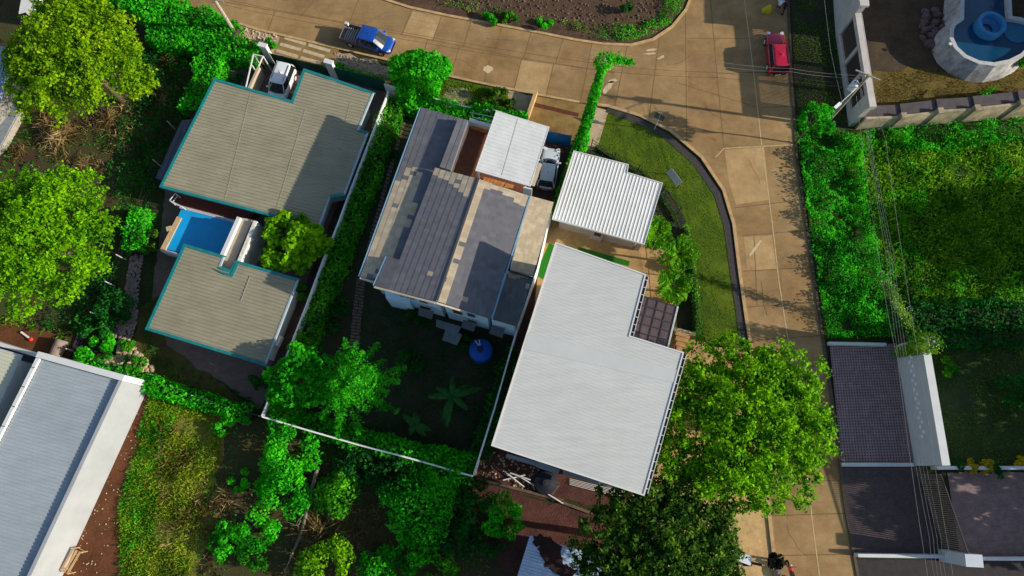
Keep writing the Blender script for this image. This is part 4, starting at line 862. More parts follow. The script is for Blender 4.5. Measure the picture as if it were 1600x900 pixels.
# --- lower left grey-roofed building with white parapet wall
plM = Plane.fit((67, 561, 3.75), (188, 595, 3.75), (0, 690, 3.75)); ZT = 4.1
ext = lambda a, b2, t: (a[0] + (b2[0] - a[0]) * t, a[1] + (b2[1] - a[1]) * t)
pM = [plM.at(*p) for p in ((66, 561), (189, 595), ext((189, 595), (46, 900), 1.5), ext((66, 561), (0, 692), 3.8))]
c = sum(pM, Vector()) / 4; hM = thing('grey_roofed_hall', 'long building with grey ribbed roof and a tall plain white wall beside red dirt', 'building', (c.x, c.y, 0))
s = MB(); roof_slab(s, ccw(pM), plM, 0.15); ribs(s, ccw(pM), plM, pM[1] - pM[0], 0.27, 0.13, 0.045); s.build('roof', GREYR, hM)
s = MB(); A, B, C2, D2 = [p.to_2d() for p in pM]; du = (B - A).normalized(); dv = (C2 - B).normalized(); H1, H0 = ZT, -0.02
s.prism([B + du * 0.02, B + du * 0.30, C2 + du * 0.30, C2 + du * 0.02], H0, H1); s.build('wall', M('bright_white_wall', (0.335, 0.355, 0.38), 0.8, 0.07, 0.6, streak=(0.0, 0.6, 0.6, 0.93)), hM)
s = MB(); s.prism([A - dv * 0.5 - du * 0.35, B - dv * 0.5 + du * 0.30, B - dv * 0.02 + du * 0.30, A - dv * 0.02 - du * 0.35], H0, H1 + 0.01); s.build('parapet', WALLW, hM)
s = MB(); s.prism([A - du * 0.35, A - du * 0.06, D2 - du * 0.06, D2 - du * 0.35], H0, H1 - 0.1)
s.build('parapet', WALLW, hM)
k = (D2 - A).length; i = 0
while i * 1.6 < k:
    p = A + (D2 - A).normalized() * (0.8 + i * 1.6); s = MB(); s.box((p.x - du.x * 0.2, p.y - du.y * 0.2, H1 - 0.099), 0.34, 0.05, 0.02, math.atan2(du.y, du.x)); s.build('coping_joint', DARKM, hM); i += 1
plN = Plane.fit((0, 545, 3.0), (31, 557, 3.0), (0, 625, 3.0)); pN = ccw([plN.at(*p) for p in ((-60, 530), (31, 556), (-1, 628), (-60, 730))]); c = sum(pN, Vector()) / 4
b = thing('cream_roofed_house', 'pale cream ribbed roof at the left edge beside the grey roofed hall', 'house', (c.x, c.y, 0)); s = MB(); roof_slab(s, pN, plN, 0.12); ribs(s, pN, plN, plN.at(31, 556) - plN.at(-60, 530), 0.3, 0.15, 0.05); ro = s.build('roof', M('cream_roof', (0.52, 0.53, 0.42), 0.6, 0.06, 0.5), b)
s = MB(); trim(s, pN, plN, 0.12, -0.15, 0.05); s.build('gutter', GALV, ro); s = MB(); s.prism(offset([p.to_2d() for p in pN], 0.4), -0.02, 2.87); s.build('wall', WALLW, b)
sheet('patio_floor', [(-60, 520), (62, 556), (0, 700), (-60, 800)], 4, M('patio_tile', (0.13, 0.15, 0.20), 0.7, 0.15, 1))
s = MB(); wallstrip(s, [(-60, 519), (0, 538), (64, 557)], 0.3, 0, 2.2); o = s.build('boundary_wall', WALLW); recentre(o); tag(o, 'white boundary wall behind the cream and grey roofs at the left edge', 'wall')
for i, (u, v) in enumerate(((38, 573), (32, 578), (29, 584))): s = MB(); p = P(u, v, 0.5); s.box((p.x, p.y, 0.02), 0.5, 0.4, 0.42, -0.3); s.box((p.x - 0.2, p.y + 0.05, 0.44), 0.08, 0.4, 0.45, -0.3); o = s.build('patio_chair', DARKM); recentre(o); tag(o, ('small dark patio chair nearest the white boundary wall', 'middle one of the dark patio chairs by the cream roof', 'dark patio chair lowest in its row by the cream roof')[i], 'chair', 'patio chairs')

# --- bottom rusty-stained blue roof
plS = Plane.fit((828, 837, 3.0), (915, 862, 3.0), (808, 900, 3.0)); pS = ccw([plS.at(*p) for p in ((828, 837), (960, 875), (935, 990), (782, 985))]); c = sum(pS, Vector()) / 4
b = thing('stained_roof_shed', 'shed with pale blue ribbed roof and a dark leaf litter stain at the bottom edge', 'shed', (c.x, c.y, 0)); s = MB(); roof_slab(s, pS, plS, 0.1); ribs(s, pS, plS, plS.at(915, 862) - plS.at(828, 837), 0.22, 0.11, 0.04); ro = s.build('roof', M('blue_white_roof', (0.42, 0.52, 0.66), 0.6, 0.15, 1.2), b)
s = MB(); s.prism(offset([p.to_2d() for p in pS], 0.3), -0.02, 2.88); s.build('wall', WALLW, b)
s = MB()
for (u, v, rx) in ((842, 845, .5), (850, 848, .55), (858, 853, .6), (861, 862, .85), (863, 872, .8), (868, 882, .6), (876, 890, .5), (885, 895, .55), (845, 858, .25)):
    q = plS.up(0.05).at(u, v); n = 13; s.prism([(q.x + rx * random.uniform(0.6, 1.2) * math.cos(6.283 * t / n), q.y + rx * random.uniform(0.6, 1.2) * math.sin(6.283 * t / n)) for t in range(n)], 3.02, 3.06 + 0.003 * len(s.f) / 20)
s.build('leaf_litter', M('litter', (0.03, 0.012, 0.012), 0.95, 0.5, 4), ro)
# --- roofs at the left edge
plT = Plane.fit((0, 70, 2.9), (24, 80, 2.9), (0, 165, 2.7)); pT = ccw([plT.at(*p) for p in ((-70, 52), (25, 78), (-2, 165), (-70, 250))]); c = sum(pT, Vector()) / 4
b = thing('blue_roofed_shed', 'leaf strewn pale blue roof at the left edge under the upper big tree', 'shed', (c.x, c.y, 0)); s = MB(); roof_slab(s, pT, plT, 0.1); ribs(s, pT, plT, plT.at(25, 78) - plT.at(-2, 165), 0.3, 0.14, 0.04); s.build('roof', M('pale_blue_roof', (0.26, 0.33, 0.45), 0.7, 0.3, 2), b); s = MB(); s.prism(offset([p.to_2d() for p in pT], 0.3), -0.02, 2.55); s.build('wall', M('grey_wall', (0.25, 0.24, 0.22), 0.9), b)
plU = Plane.fit((0, 190, 1.0), (30, 165, 1.0), (0, 225, 1.0)); pU = ccw([plU.at(*p) for p in ((-70, 180), (26, 150), (32, 168), (0, 228), (-70, 300))]); c = sum(pU, Vector()) / 5
b = thing('grey_lean_to', 'low grey lean to roof with a pale stone edge at the left edge', 'shed', (c.x, c.y, 0)); s = MB(); roof_slab(s, pU, plU, 0.1); s.build('roof', M('dusty_grey_roof', (0.20, 0.23, 0.26), 0.8, 0.3, 2), b); s = MB(); s.prism(offset([p.to_2d() for p in pU], 0.2), -0.02, 0.88); s.build('wall', M('grey_wall', (0.25, 0.24, 0.22), 0.9), b)
s = MB(); wallstrip(s, [(0, 229), (32, 169)], 0.3, 0, 0.7); s.build('edge_wall', CONC, b)
plV = Plane.fit((38, 0, 2.8), (60, 0, 2.8), (30, 22, 2.8)); pV = ccw([plV.at(*p) for p in ((40, -40), (75, -40), (54, 14), (29, 21))]); c = sum(pV, Vector()) / 4
b = thing('white_roofed_shed', 'small white roof poking out above the upper big tree', 'shed', (c.x, c.y, 0)); s = MB(); roof_slab(s, pV, plV, 0.1); ribs(s, pV, plV, plV.at(75, -40) - plV.at(40, -40), 0.3, 0.14, 0.04); s.build('roof', WHITER2, b); s = MB(); s.prism(offset([p.to_2d() for p in pV], 0.3), -0.02, 2.65); s.build('wall', WALLW, b)

# --- central boundary walls (white top lines seen between hedges)
def bwall(label, px, h, w=0.12, mat=M('bright_white_coat', (0.80, 0.80, 0.78), 0.7, 0.1, 1.5), name='boundary_wall', cat='wall', group='white boundary walls'):
    s = MB(); wallstrip(s, px, w, 0, h); o = s.build(name, mat); recentre(o); return tag(o, label, cat, group)
bwall('thin white wall down the left side of the central garden', [(607, 142), (546, 300), (527, 352), (505, 405), (478, 478), (446, 560), (409, 650)], 2.3)
bwall('thin white wall along the bottom of the central garden', [(409, 651), (490, 675), (560, 695), (640, 716), (738, 744)], 2.4)
bwall('thin white wall down the right side of the central garden', [(862, 330), (840, 420), (806, 520), (772, 640), (740, 742)], 2.0)
bwall('thin white wall above the front hedge of the central garden', [(600, 131), (660, 149), (720, 165), (766, 173)], 2.0)
bwall('low beige planter wall at the left of the tan driveway', [(838, 141), (820, 192)], 0.8, 0.3, KERB, 'planter_wall', 'wall', None)
bwall('white wall from the terrace canopy to the beige planter wall', [(768, 171), (822, 187)], 2.0)
fence_panel('blue_gate', 'bright blue sheet metal gate across the tan driveway above the silver car', [(856, 205), (893, 212)], 2.1, M('blue_gate', (0.006, 0.13, 0.36), 0.5, 0.12, 1.5), 'gate', 2, 0.06)

# ============================================================ RIGHT-HAND SIDE: WALLS, POOL, GATE COURT
# tall frame fence by the road (top right)
B0, B1, B2 = P(1330, 198), P(1310, 62), P(1302, -60); Dv = (B1 - B0).normalized(); Nv = Vector((Dv.y, -Dv.x, 0)); LEN = (B1 - B0).length; FH = 4.0
FENW = M('mauve_white_render', (0.50, 0.46, 0.43), 0.85, 0.15, 1.0)
b = thing('frame_fence', 'tall pale rendered fence of framed openings with dark bars beside the roadside grass', 'fence', B0)
s = MB()
def wseg(mb, a, c, z0, z1, w): n = Vector(((c - a).normalized().y, -(c - a).normalized().x, 0)); mb.prism([a - n * w / 2, c - n * w / 2, c + n * w / 2, a + n * w / 2], z0, z1)
wseg(s, B0, B1, 0, 0.7, 0.45); s.build('base_wall', FENW, b)
s = MB(); wseg(s, B0 - Dv * 0.2, B1, FH - 0.5, FH, 0.62); s.build('top_beam', FENW, b)
for t, w in ((0.0, 1.3), (0.36, 0.35), (0.64, 0.35)):
    s = MB(); wseg(s, B0 + Dv * LEN * t, B0 + Dv * (LEN * t + w), 0.001, FH - 0.502, 0.5); s.build('pillar', FENW, b)
for t0, t1 in ((0.11, 0.36), (0.40, 0.64), (0.68, 1.0)):
    s = MB(); gate_mesh(s, B0 + Dv * LEN * t0, B0 + Dv * LEN * t1, 0.7, FH - 0.52, 16, 0.09); s.build('grille', DARKM, b)
s = MB(); wseg(s, B1 + Dv * 0.01, B2, 0, FH + 0.9, 0.5); s.build('high_panel', FENW, b)
s = MB(); wseg(s, B1 - Dv * 0.05, B2, FH + 0.9, FH + 1.12, 0.85); s.build('cap', FENW, b)
# stained retaining wall stepping right
CW = M('stained_concrete_wall', (0.36, 0.30, 0.20), 0.95, 0.45, 0.9, 0.3, 10, scale2=2.5)
b = thing('retaining_wall', 'stained concrete wall with stepped top between the dry lawn and the weed field', 'wall', P(1345, 200)); ws = [P(u, v, 0) for u, v in ((1336, 201), (1392, 199), (1446, 193), (1500, 190), (1566, 183), (1660, 174))]
s = MB()
for i, (a, c) in enumerate(zip(ws, ws[1:])): wseg(s, a, c - (c - a).normalized() * 0.002, 0, 2.0 + 0.16 * i, 0.22)
s.build('wall', CW, b)
s = MB()  # dark slab added to stand in for the wall's shadow band
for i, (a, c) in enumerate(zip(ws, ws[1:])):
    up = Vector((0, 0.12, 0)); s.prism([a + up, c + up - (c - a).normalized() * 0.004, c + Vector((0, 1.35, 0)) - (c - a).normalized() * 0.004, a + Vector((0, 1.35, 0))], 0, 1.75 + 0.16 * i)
s.build('ledge', M('shadow_band_dark', (0.085, 0.070, 0.075), 0.9, 0.25, 1.5), b)
for i, a in enumerate(ws[1:-1]): s = MB(); s.box((a.x, a.y, 0), 0.5, 0.55, 2.3 + 0.16 * i, 0.05); s.build('pilaster', CW, b)
# raised round pool
b = thing('raised_pool', 'raised kidney shaped pool with pale stained walls and a round light blue tub in it', 'pool', P(1545, 55)); RZ = 2.0
rim = [(1500, -60), (1501, -10), (1500, 27), (1490, 33), (1484, 44), (1484, 60), (1491, 75), (1507, 90), (1530, 100), (1555, 103), (1580, 98), (1600, 88), (1618, 70), (1622, 48), (1612, 32), (1596, 27), (1582, 25), (1580, -10), (1578, -60)]
ro = ccw([p.to_2d() for p in PX(rim, RZ)]); ri = offset(ro, 0.38); s = MB(); n = len(ro)
for i in range(n):
    j = (i + 1) % n; q0, q1, r0, r1 = ro[i], ro[j], ri[i], ri[j]
    s.face([(q0.x, q0.y, RZ), (q1.x, q1.y, RZ), (r1.x, r1.y, RZ), (r0.x, r0.y, RZ)]); s.face([(r0.x, r0.y, RZ), (r1.x, r1.y, RZ), (r1.x, r1.y, 0.9), (r0.x, r0.y, 0.9)])
s.build('rim', M('pool_rim', (0.46, 0.46, 0.45), 0.85, 0.2, 3), b)
cen = sum(ro, Vector((0, 0))) / n; s = MB()
for i in range(n):
    j = (i + 1) % n; q0, q1 = ro[i], ro[j]; k0, k1 = q0 + (q0 - cen).normalized() * 0.55, q1 + (q1 - cen).normalized() * 0.55
    s.face([(k0.x, k0.y, 0), (k1.x, k1.y, 0), (q1.x, q1.y, RZ - 0.002), (q0.x, q0.y, RZ - 0.002)])
s.build('outer_wall', M('pool_outer', (0.40, 0.40, 0.40), 0.9, 0.45, 1.4, 0.2, 10, scale2=3), b)
s = MB(); s.face([(p.x, p.y, RZ - 0.45) for p in ri]); s.build('water', poolwater('deep_water', (0.003, 0.050, 0.115)), b)
c = P(1547, 40, RZ); s = MB(); s.lathe((c.x, c.y, 0.9), [(1.32, 0), (1.32, 1.45), (1.0, 1.45), (0.92, 0.9), (0.35, 0.55), (0.3, 0.5)], 28); tb = s.build('tub', M('tub_blue', (0.035, 0.20, 0.42), 0.4, 0.12, 2), b, smooth=False)
c = P(1592, 46, RZ); s = MB(); s.lathe((c.x, c.y, 1.0), [(1.9, 0), (1.9, 0.25), (1.5, 0.26), (1.5, 0.42), (1.15, 0.43), (1.15, 0.62), (0.1, 0.63)], 26); s.build('steps', M('pool_steps', (0.02, 0.14, 0.25), 0.4, 0.15, 2), b)
s = MB(); p = P(1484, 69, RZ); s.lathe((p.x, p.y, RZ), [(0.16, 0), (0.16, 0.08), (0.05, 0.1)], 12); s.build('light', WHITE, b)
# long white screen wall and courts at bottom right
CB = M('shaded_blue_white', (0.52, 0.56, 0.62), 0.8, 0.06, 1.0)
SW0, SW1 = P(1402, 540), P(1432, 728); b = thing('screen_wall', 'high pale wall with a double row of small white blocks painted as sunlit holes beside the grass block driveway', 'wall', SW0)
SHT = 3.9; s = MB(); wseg(s, SW0, SW1, 0, SHT, 0.35); s.build('wall', CB, b); s = MB(); wseg(s, SW0, SW1, SHT, SHT + 0.1, 0.62); s.build('coping', WALLW, b)
d = (SW1 - SW0).normalized(); nn = Vector((d.y, -d.x, 0)); L0 = (SW1 - SW0).length; nn = nn if nn.x < 0 else -nn
for i in range(19):  # solid blocks, sunlight through holes put into their white colour
    t = 0.08 + 0.68 * i / 18; p = SW0.lerp(SW1, t) + nn * 0.18; s = MB(); z = 1.75 + (0.32 if i % 2 else 0) ; s.bar((p.x, p.y, z), (p.x + d.x * 0.26, p.y + d.y * 0.26, z), 0.06, 0.24, side=nn); s.build('sunlit_hole_block', M('sunlit_hole_white', (0.92, 0.92, 0.90), 0.4, 0.02), b)
bwall('low pale kerb wall closing the top of the grass block driveway', [(1296, 536), (1385, 538)], 0.5, 0.25, WALLW, 'kerb_wall', 'wall', None)
bwall('low pale wall between the grass block driveway and the dark paved court', [(1317, 726), (1428, 726)], 0.45, 0.30, WALLW, 'kerb_wall', 'wall', None)
bwall('pale wall along the top of the brick paved court', [(1464, 731), (1520, 731), (1690, 731)], 0.9, 0.28, WALLW, 'court_wall', 'wall', None)
bwall('pale wall along the bottom of the dark paved court', [(1341, 868), (1478, 870)], 0.8, 0.25, WALLW, 'court_wall', 'wall', None)
bwall('pale wall along the bottom of the brick paved court', [(1508, 873), (1700, 874)], 0.8, 0.25, WALLW, 'court_wall', 'wall', None)
G0, G1 = P(1434, 742), P(1474, 860); b = thing('sliding_gate', 'tall dark sliding gate of slim vertical bars between the two paved courts', 'gate', G0); s = MB()
n = 36
for i in range(n + 1): p = G0.lerp(G1, i / n); s.bar((p.x, p.y, 0.1), (p.x, p.y, 3.1), 0.06, 0.08)
s.build('bars', M('gate_brown', (0.22, 0.16, 0.15), 0.6, 0.2, 3), b)
for z in (0.08, 3.14): s = MB(); s.bar((G0.x, G0.y, z), (G1.x, G1.y, z), 0.08, 0.08); s.build('rail', DARKM, b)
p = P(1480, 868); s = MB(); s.box((p.x, p.y, 0), 1.3, 0.9, 3.3, -0.05); o = s.build('gate_pillar', CB); recentre(o); tag(o, 'thick pale pillar at the lower end of the dark sliding gate', 'pillar')

# open steel railing and posts along the road edge (they throw the ladder shadows)
# ============================================================ POLES AND WIRES
POLE = M('weathered_pole', (0.30, 0.27, 0.22), 0.9, 0.25, 3); CPOLE = M('concrete_pole', (0.45, 0.40, 0.32), 0.9, 0.2, 3)
pb = P(1287, 197); b = thing('utility_pole', 'slim utility pole with grey transformer and street lamp by the tall frame fence', 'utility pole', pb); pt_ = P(1358, 117, 8.4); pt_.z = 8.4
s = MB(); s.tube([pb, pb.lerp(pt_, 0.5), pt_], [0.16, 0.14, 0.11], 8); s.build('shaft', POLE, b)
def on(t): return pb.lerp(pt_, t)
c = on(0.78) + Vector((-0.38, 0.15, 0)); s = MB(); s.lathe((c.x, c.y, c.z - 0.5), [(0.05, 0), (0.3, 0.02), (0.32, 0.9), (0.2, 1.0), (0.06, 1.12)], 16); tr = s.build('transformer', M('transformer_grey', (0.62, 0.66, 0.70), 0.5, 0.1, 2), b, smooth=False)
for k in (-0.12, 0.12): s = MB(); s.tube([(c.x + k, c.y, c.z + 0.5), (c.x + k, c.y, c.z + 0.85)], [0.05, 0.03], 6); s.build('bushing', DARKM, tr)
s = MB(); a = on(0.99); s.bar(a + Vector((-1.0, 0.5, 0)), a + Vector((0.9, -0.45, 0)), 0.1, 0.1); s.build('crossarm', POLE, b)
s = MB(); a = on(0.8); lp = P(1312, 162, 6.9); s.tube([a, a.lerp(lp, 0.5) + Vector((0, 0, 0.3)), lp], 0.04, 6); arm = s.build('lamp_arm', GALV, b)
s = MB(); dd = (lp - a).normalized(); s.bar(lp - dd * 0.1, lp + dd * 0.65, 0.26, 0.1); s.build('lamp_head', M('lamp_head', (0.75, 0.77, 0.8), 0.4, 0.05), arm)
pb2 = P(368, 53); b = thing('concrete_pole', 'leaning pale concrete pole at the top of the left hedge slope', 'utility pole', pb2); s = MB(); q = P(333, -4, 8.6); s.tube([pb2, pb2.lerp(q, 0.5), q], [0.2, 0.17, 0.13], 8); s.build('shaft', CPOLE, b); s = MB(); s.bar(q + Vector((-0.8, 0.2, -0.3)), q + Vector((0.8, -0.2, -0.3)), 0.09, 0.09); s.build('crossarm', POLE, b)
def wire(label, pts, r=0.016, sag=0.5, group='overhead wires', mat=None):
    s = MB(); path = []
    for a, c in zip(pts, pts[1:]):
        for i in range(9): t = i / 8; p = a.lerp(c, t); path.append(p - Vector((0, 0, sag * 4 * t * (1 - t)))) if not (i == 8 and c is not pts[-1]) else None
    s.tube(path, r, 4); o = s.build('wire', mat or M('wire_grey', (0.20, 0.20, 0.19), 0.6, 0.1, 2)); recentre(o); return tag(o, label, 'wire', group)
WD = M('wire_dark', (0.03, 0.028, 0.026), 0.7)
for i, (z, du) in enumerate(((6.4, 0), (6.2, 4), (6.0, 8), (5.8, 12))):
    wire(('leftmost', 'second from the left', 'third from the left', 'rightmost')[i] + ' of the four bundled wires beside the vine covered guy line', [P(1342 + du * 0.4, 128 + du, z + 0.8), P(1385 + du, 400, z), P(1404 + du * 1.1, 560, z), P(1452 + du * 1.5, 840, z), P(1466 + du * 1.5, 930, z)], 0.012, 0.15)
wire('wire left of the bundle running over the grass block driveway', [P(1338, 150, 6.6), P(1376, 420, 5.6), P(1402, 560, 5.6), P(1450, 905, 5.6)], 0.017, 0.15)
wire('single bright wire from the frame fence to the high screen wall', [P(1340, -20, 8.3), P(1370, 165, 8.2), P(1384, 220, 8.0), P(1431, 535, 7.6), P(1496, 940, 8.0)], 0.016, 0.1)
wire('thin wire along the roadside verge at the top right', [P(1286, -20, 7.6), P(1298, 80, 7.4), P(1316, 160, 7.4)], 0.015, 0.05)
lv = P(941, 97, 11.0)
for i, (dy, z) in enumerate(((0, 7.8), (5, 7.6), (13, 7.3), (19, 7.1))):
    wire(('upper pale wire', 'second pale wire', 'third dark wire', 'lowest dark wire')[i] + ' crossing the junction from the transformer pole to the left', [P(1350, 118 + dy, z), P(1236, 107 + dy, z), P(1120, 96 + dy + 2 * i, z), P(945, 80 + dy + 4 * i, z), P(600, 22 + dy + i * 5, z), P(330, -25 + dy + 3 * i, z)], 0.013, 0.2, mat=None if i < 2 else WD)

# ============================================================ VEHICLES (built along +x, nose forward)
def sring(x, w, zb, zt, n=16, e=5.0):
    r = []
    for k in range(n):
        a = 2 * math.pi * (k + 0.5) / n; c, s2 = math.cos(a), math.sin(a)
        r.append((x, w * math.copysign(abs(c) ** (2 / e), c), (zb + zt) / 2 + (zt - zb) / 2 * math.copysign(abs(s2) ** (2 / e), s2)))
    return r
def loft(mb, rings, m=0):
    i = len(mb.v); n = len(rings[0])
    for r in rings: mb.v += r
    for j in range(len(rings) - 1):
        for k in range(n): q = (k + 1) % n; mb.f.append((i + j * n + k, i + j * n + q, i + (j + 1) * n + q, i + (j + 1) * n + k)); mb.m.append(m)
    mb.f.append(tuple(range(i, i + n))); mb.m.append(m); mb.f.append(tuple(reversed(range(i + (len(rings) - 1) * n, i + len(rings) * n)))); mb.m.append(m)
def vehicle(name, label, cat, nose, tail, L, W, H, paint, kind, rim=None, group=None):
    p = (nose + tail) / 2; b = thing(name, label, cat, (p.x, p.y, 0.0), group, math.atan2(nose.y - tail.y, nose.x - tail.x))
    w = W / 2; bl = H * 0.60; s = MB(); bodyback = -0.5 if kind != 'truck' else -0.12
    if kind == 'truck':
        prof = [(-0.14, .93, .45, bl), (-0.12, .97, .35, bl), (0.20, 1.0, .32, bl), (0.34, .98, .32, bl * .97), (0.46, .93, .35, bl * .86), (0.49, .84, .40, bl * .78), (0.50, .7, .48, bl * .68)]
    else:
        prof = [(-0.50, .70, .42, bl * .80), (-0.49, .88, .32, bl * .90), (-0.46, .96, .26, bl * .98), (-0.30, 1.0, .22, bl), (0.10, 1.0, .22, bl), (0.26, .99, .22, bl * .97), (0.40, .95, .24, bl * .88), (0.47, .86, .28, bl * .78), (0.495, .70, .34, bl * .66), (0.50, .5, .4, bl * .58)]
    loft(s, [sring(x * L, w * k, zb, zt) for x, k, zb, zt in prof]); body = s.build('body', paint, b, smooth=True, local=True)
    # greenhouse: base loop and roof loop
    if kind == 'hatch': gb_ = (-0.46, 0.20, .90); gt_ = (-0.38, 0.02, .70)
    elif kind == 'suv': gb_ = (-0.485, 0.20, .92); gt_ = (-0.44, 0.06, .80)
    else: gb_ = (-0.125, 0.35, .92); gt_ = (-0.11, 0.20, .84)
    z0, z1 = bl - 0.06, H - 0.07
    A = [Vector((gb_[0] * L, -w * gb_[2], z0)), Vector((gb_[1] * L, -w * gb_[2] * .93, z0 - 0.05)), Vector((gb_[1] * L, w * gb_[2] * .93, z0 - 0.05)), Vector((gb_[0] * L, w * gb_[2], z0))]
    T = [Vector((gt_[0] * L, -w * gt_[2], z1)), Vector((gt_[1] * L, -w * gt_[2] * .96, z1)), Vector((gt_[1] * L, w * gt_[2] * .96, z1)), Vector((gt_[0] * L, w * gt_[2], z1))]
    for i, nm in enumerate(('side_window', 'windshield', 'side_window', 'rear_window')):
        j = (i + 1) % 4; g = MB(); cc = (A[i] + A[j] + T[i] + T[j]) / 4; nrm = (A[j] - A[i]).cross(T[i] - A[i]).normalized()
        k = 4; rows = []
        for u in range(k + 1):
            t = u / k; bul = nrm * (0.10 * math.sin(math.pi * t)) * (1.0 if nm in ('windshield', 'rear_window') else 0.3); rows.append((A[i].lerp(A[j], t) + bul, T[i].lerp(T[j], t) + bul))
        for u in range(k): g.face([rows[u][0], rows[u + 1][0], rows[u + 1][1], rows[u][1]])
        g.build(nm, GLS, b, smooth=True, local=True)
    r = MB(); cx = (gt_[0] + gt_[1]) / 2 * L; hl = (gt_[1] - gt_[0]) / 2 * L + 0.05; rings = []
    for f, zz in ((1.0, z1 - 0.02), (0.995, z1 + 0.03), (0.90, z1 + 0.062), (0.5, z1 + 0.075), (0.05, z1 + 0.08)):
        rg = []
        for k in range(24):
            a = 2 * math.pi * (k + .5) / 24; c, s2 = math.cos(a), math.sin(a); rg.append((cx + hl * f * math.copysign(abs(c) ** .28, c), (w * gt_[2] + 0.03) * f * math.copysign(abs(s2) ** .28, s2), zz))
        rings.append(rg)
    loft(r, rings); r.build('roof', paint, b, smooth=True, local=True)
    for i in range(4):
        s = MB(); s.tube([A[i] + Vector((0, 0, -0.02)), T[i]], 0.055, 6); s.build('pillar', paint, b, local=True)
    if kind != 'truck':
        for sd in (0, 2):
            i, j = (0, 1) if sd == 0 else (3, 2); s = MB(); s.tube([A[i].lerp(A[j], 0.45), T[i].lerp(T[j], 0.5)], 0.04, 5); s.build('pillar', DARKM, b, local=True)
    wr = 0.31 if kind == 'hatch' else 0.36
    for x in ((-0.31 * L, 0.31 * L)):
        for sg in (-1, 1):
            s = MB(); s.tube([(x, sg * (w - 0.20), wr), (x, sg * (w + 0.015), wr)], wr, 20); tw_ = s.build('wheel', RUB, b, local=True)
            s = MB(); s.tube([(x, sg * (w + 0.0), wr), (x, sg * (w + 0.03), wr)], wr * 0.62, 14); s.build('rim', rim or GALV, tw_, local=True)
    for sg in (-1, 1):
        s = MB(); s.box((0.455 * L, sg * w * 0.70, bl * 0.72), 0.26, 0.34, 0.12, -sg * 0.35); s.build('headlight', M('lamp_glass', (0.75, 0.78, 0.8), 0.1, 0.03, spec=0.8), b, local=True)
        s = MB(); s.box((-0.492 * L, sg * w * 0.78, bl * 0.78), 0.12, 0.22, 0.18); s.build('tail_light', M('tail_red', (0.4, 0.01, 0.01), 0.3, 0.05), b, local=True)
        s = MB(); s.box((gb_[1] * L - 0.35, sg * (w + 0.08), bl + 0.05), 0.12, 0.22, 0.14, sg * -0.2); s.build('mirror', paint, b, local=True)
    if kind == 'truck':
        x0, x1 = -0.5 * L, -0.15 * L; s = MB(); s.prism([(x0, -w), (x1, -w), (x1, w), (x0, w)], 0.55, 0.70); s.prism([(x0 + .2, -.35), (x1 + .5, -.35), (x1 + .5, .35), (x0 + .2, .35)], 0.38, 0.549); bed = s.build('bed', M('bed_floor', (0.14, 0.12, 0.11), 0.8, 0.3, 5), b, local=True)
        for y in (-w + 0.03, w - 0.03): s = MB(); s.bar((x0, y, 0.90), (x1, y, 0.90), 0.05, 0.40); s.build('side_board', M('bed_board', (0.16, 0.14, 0.14), 0.7, 0.3, 4), bed, local=True)
        s = MB(); s.bar((x0 + 0.03, -w + 0.06, 0.90), (x0 + 0.03, w - 0.06, 0.90), 0.05, 0.40); s.build('tailgate', M('bed_board', ()), bed, local=True)
        for k in range(6): s = MB(); x = x0 + 0.35 + k * 0.22; s.box((x, 0, 0.702), 0.05, W * 0.8, 0.05); s.build('floor_rib', GALV, bed, local=True)
        s = MB(); s.box((x1 - 0.15, w * 0.55, 0.701), 0.3, 0.35, 0.35); s.build('red_canister', M('canister_red', (0.6, 0.03, 0.02), 0.5), bed, local=True)
        s = MB(); s.box((x0 + 0.2, w * 0.8, 1.05), 0.35, 0.25, 0.3); s.build('white_box', WHITE, bed, local=True)
    if kind == 'suv':
        for sg in (-1, 1): s = MB(); s.tube([(gt_[0] * L + 0.2, sg * w * .66, z1 + 0.11), (gt_[1] * L - 0.3, sg * w * .66, z1 + 0.11)], 0.025, 5); s.build('roof_rail', DARKM, b, local=True)
    s = MB(); s.box((-0.503 * L, 0, 0.42), 0.05, 0.5, 0.13); s.build('number_plate', WHITE, b, local=True)
    return b
PAINT = lambda n, c: M(n, c, 0.28, 0.03, 1, spec=0.55, coat=0.5)
vehicle('parked_car', 'silver hatchback parked on dark paving between the white canopy and the white garage', 'car', P(862, 234, 0.5), P(852, 294, 0.5), 4.1, 1.72, 1.48, PAINT('silver_paint', (0.60, 0.66, 0.72)), 'hatch')
vehicle('parked_van', 'white van parked in the open carport at the notch of the teal trimmed roof', 'van', P(428, 165, 0.6), P(450, 108, 0.6), 4.4, 1.75, 1.80, PAINT('white_paint_car', (0.72, 0.73, 0.74)), 'suv')
vehicle('parked_suv', 'bright red car parked at the right edge of the road in the fence shadow', 'car', P(1210, 54, 0.6), P(1216, 113, 0.6), 4.5, 1.80, 1.70, PAINT('red_paint', (0.42, 0.004, 0.030)), 'suv')
vehicle('pickup_truck', 'blue pickup truck with an open dropside bed on the upper road', 'truck', P(614, 74, 0.6), P(537, 52, 0.6), 5.1, 1.80, 1.85, PAINT('blue_paint', (0.006, 0.060, 0.32)), 'truck')

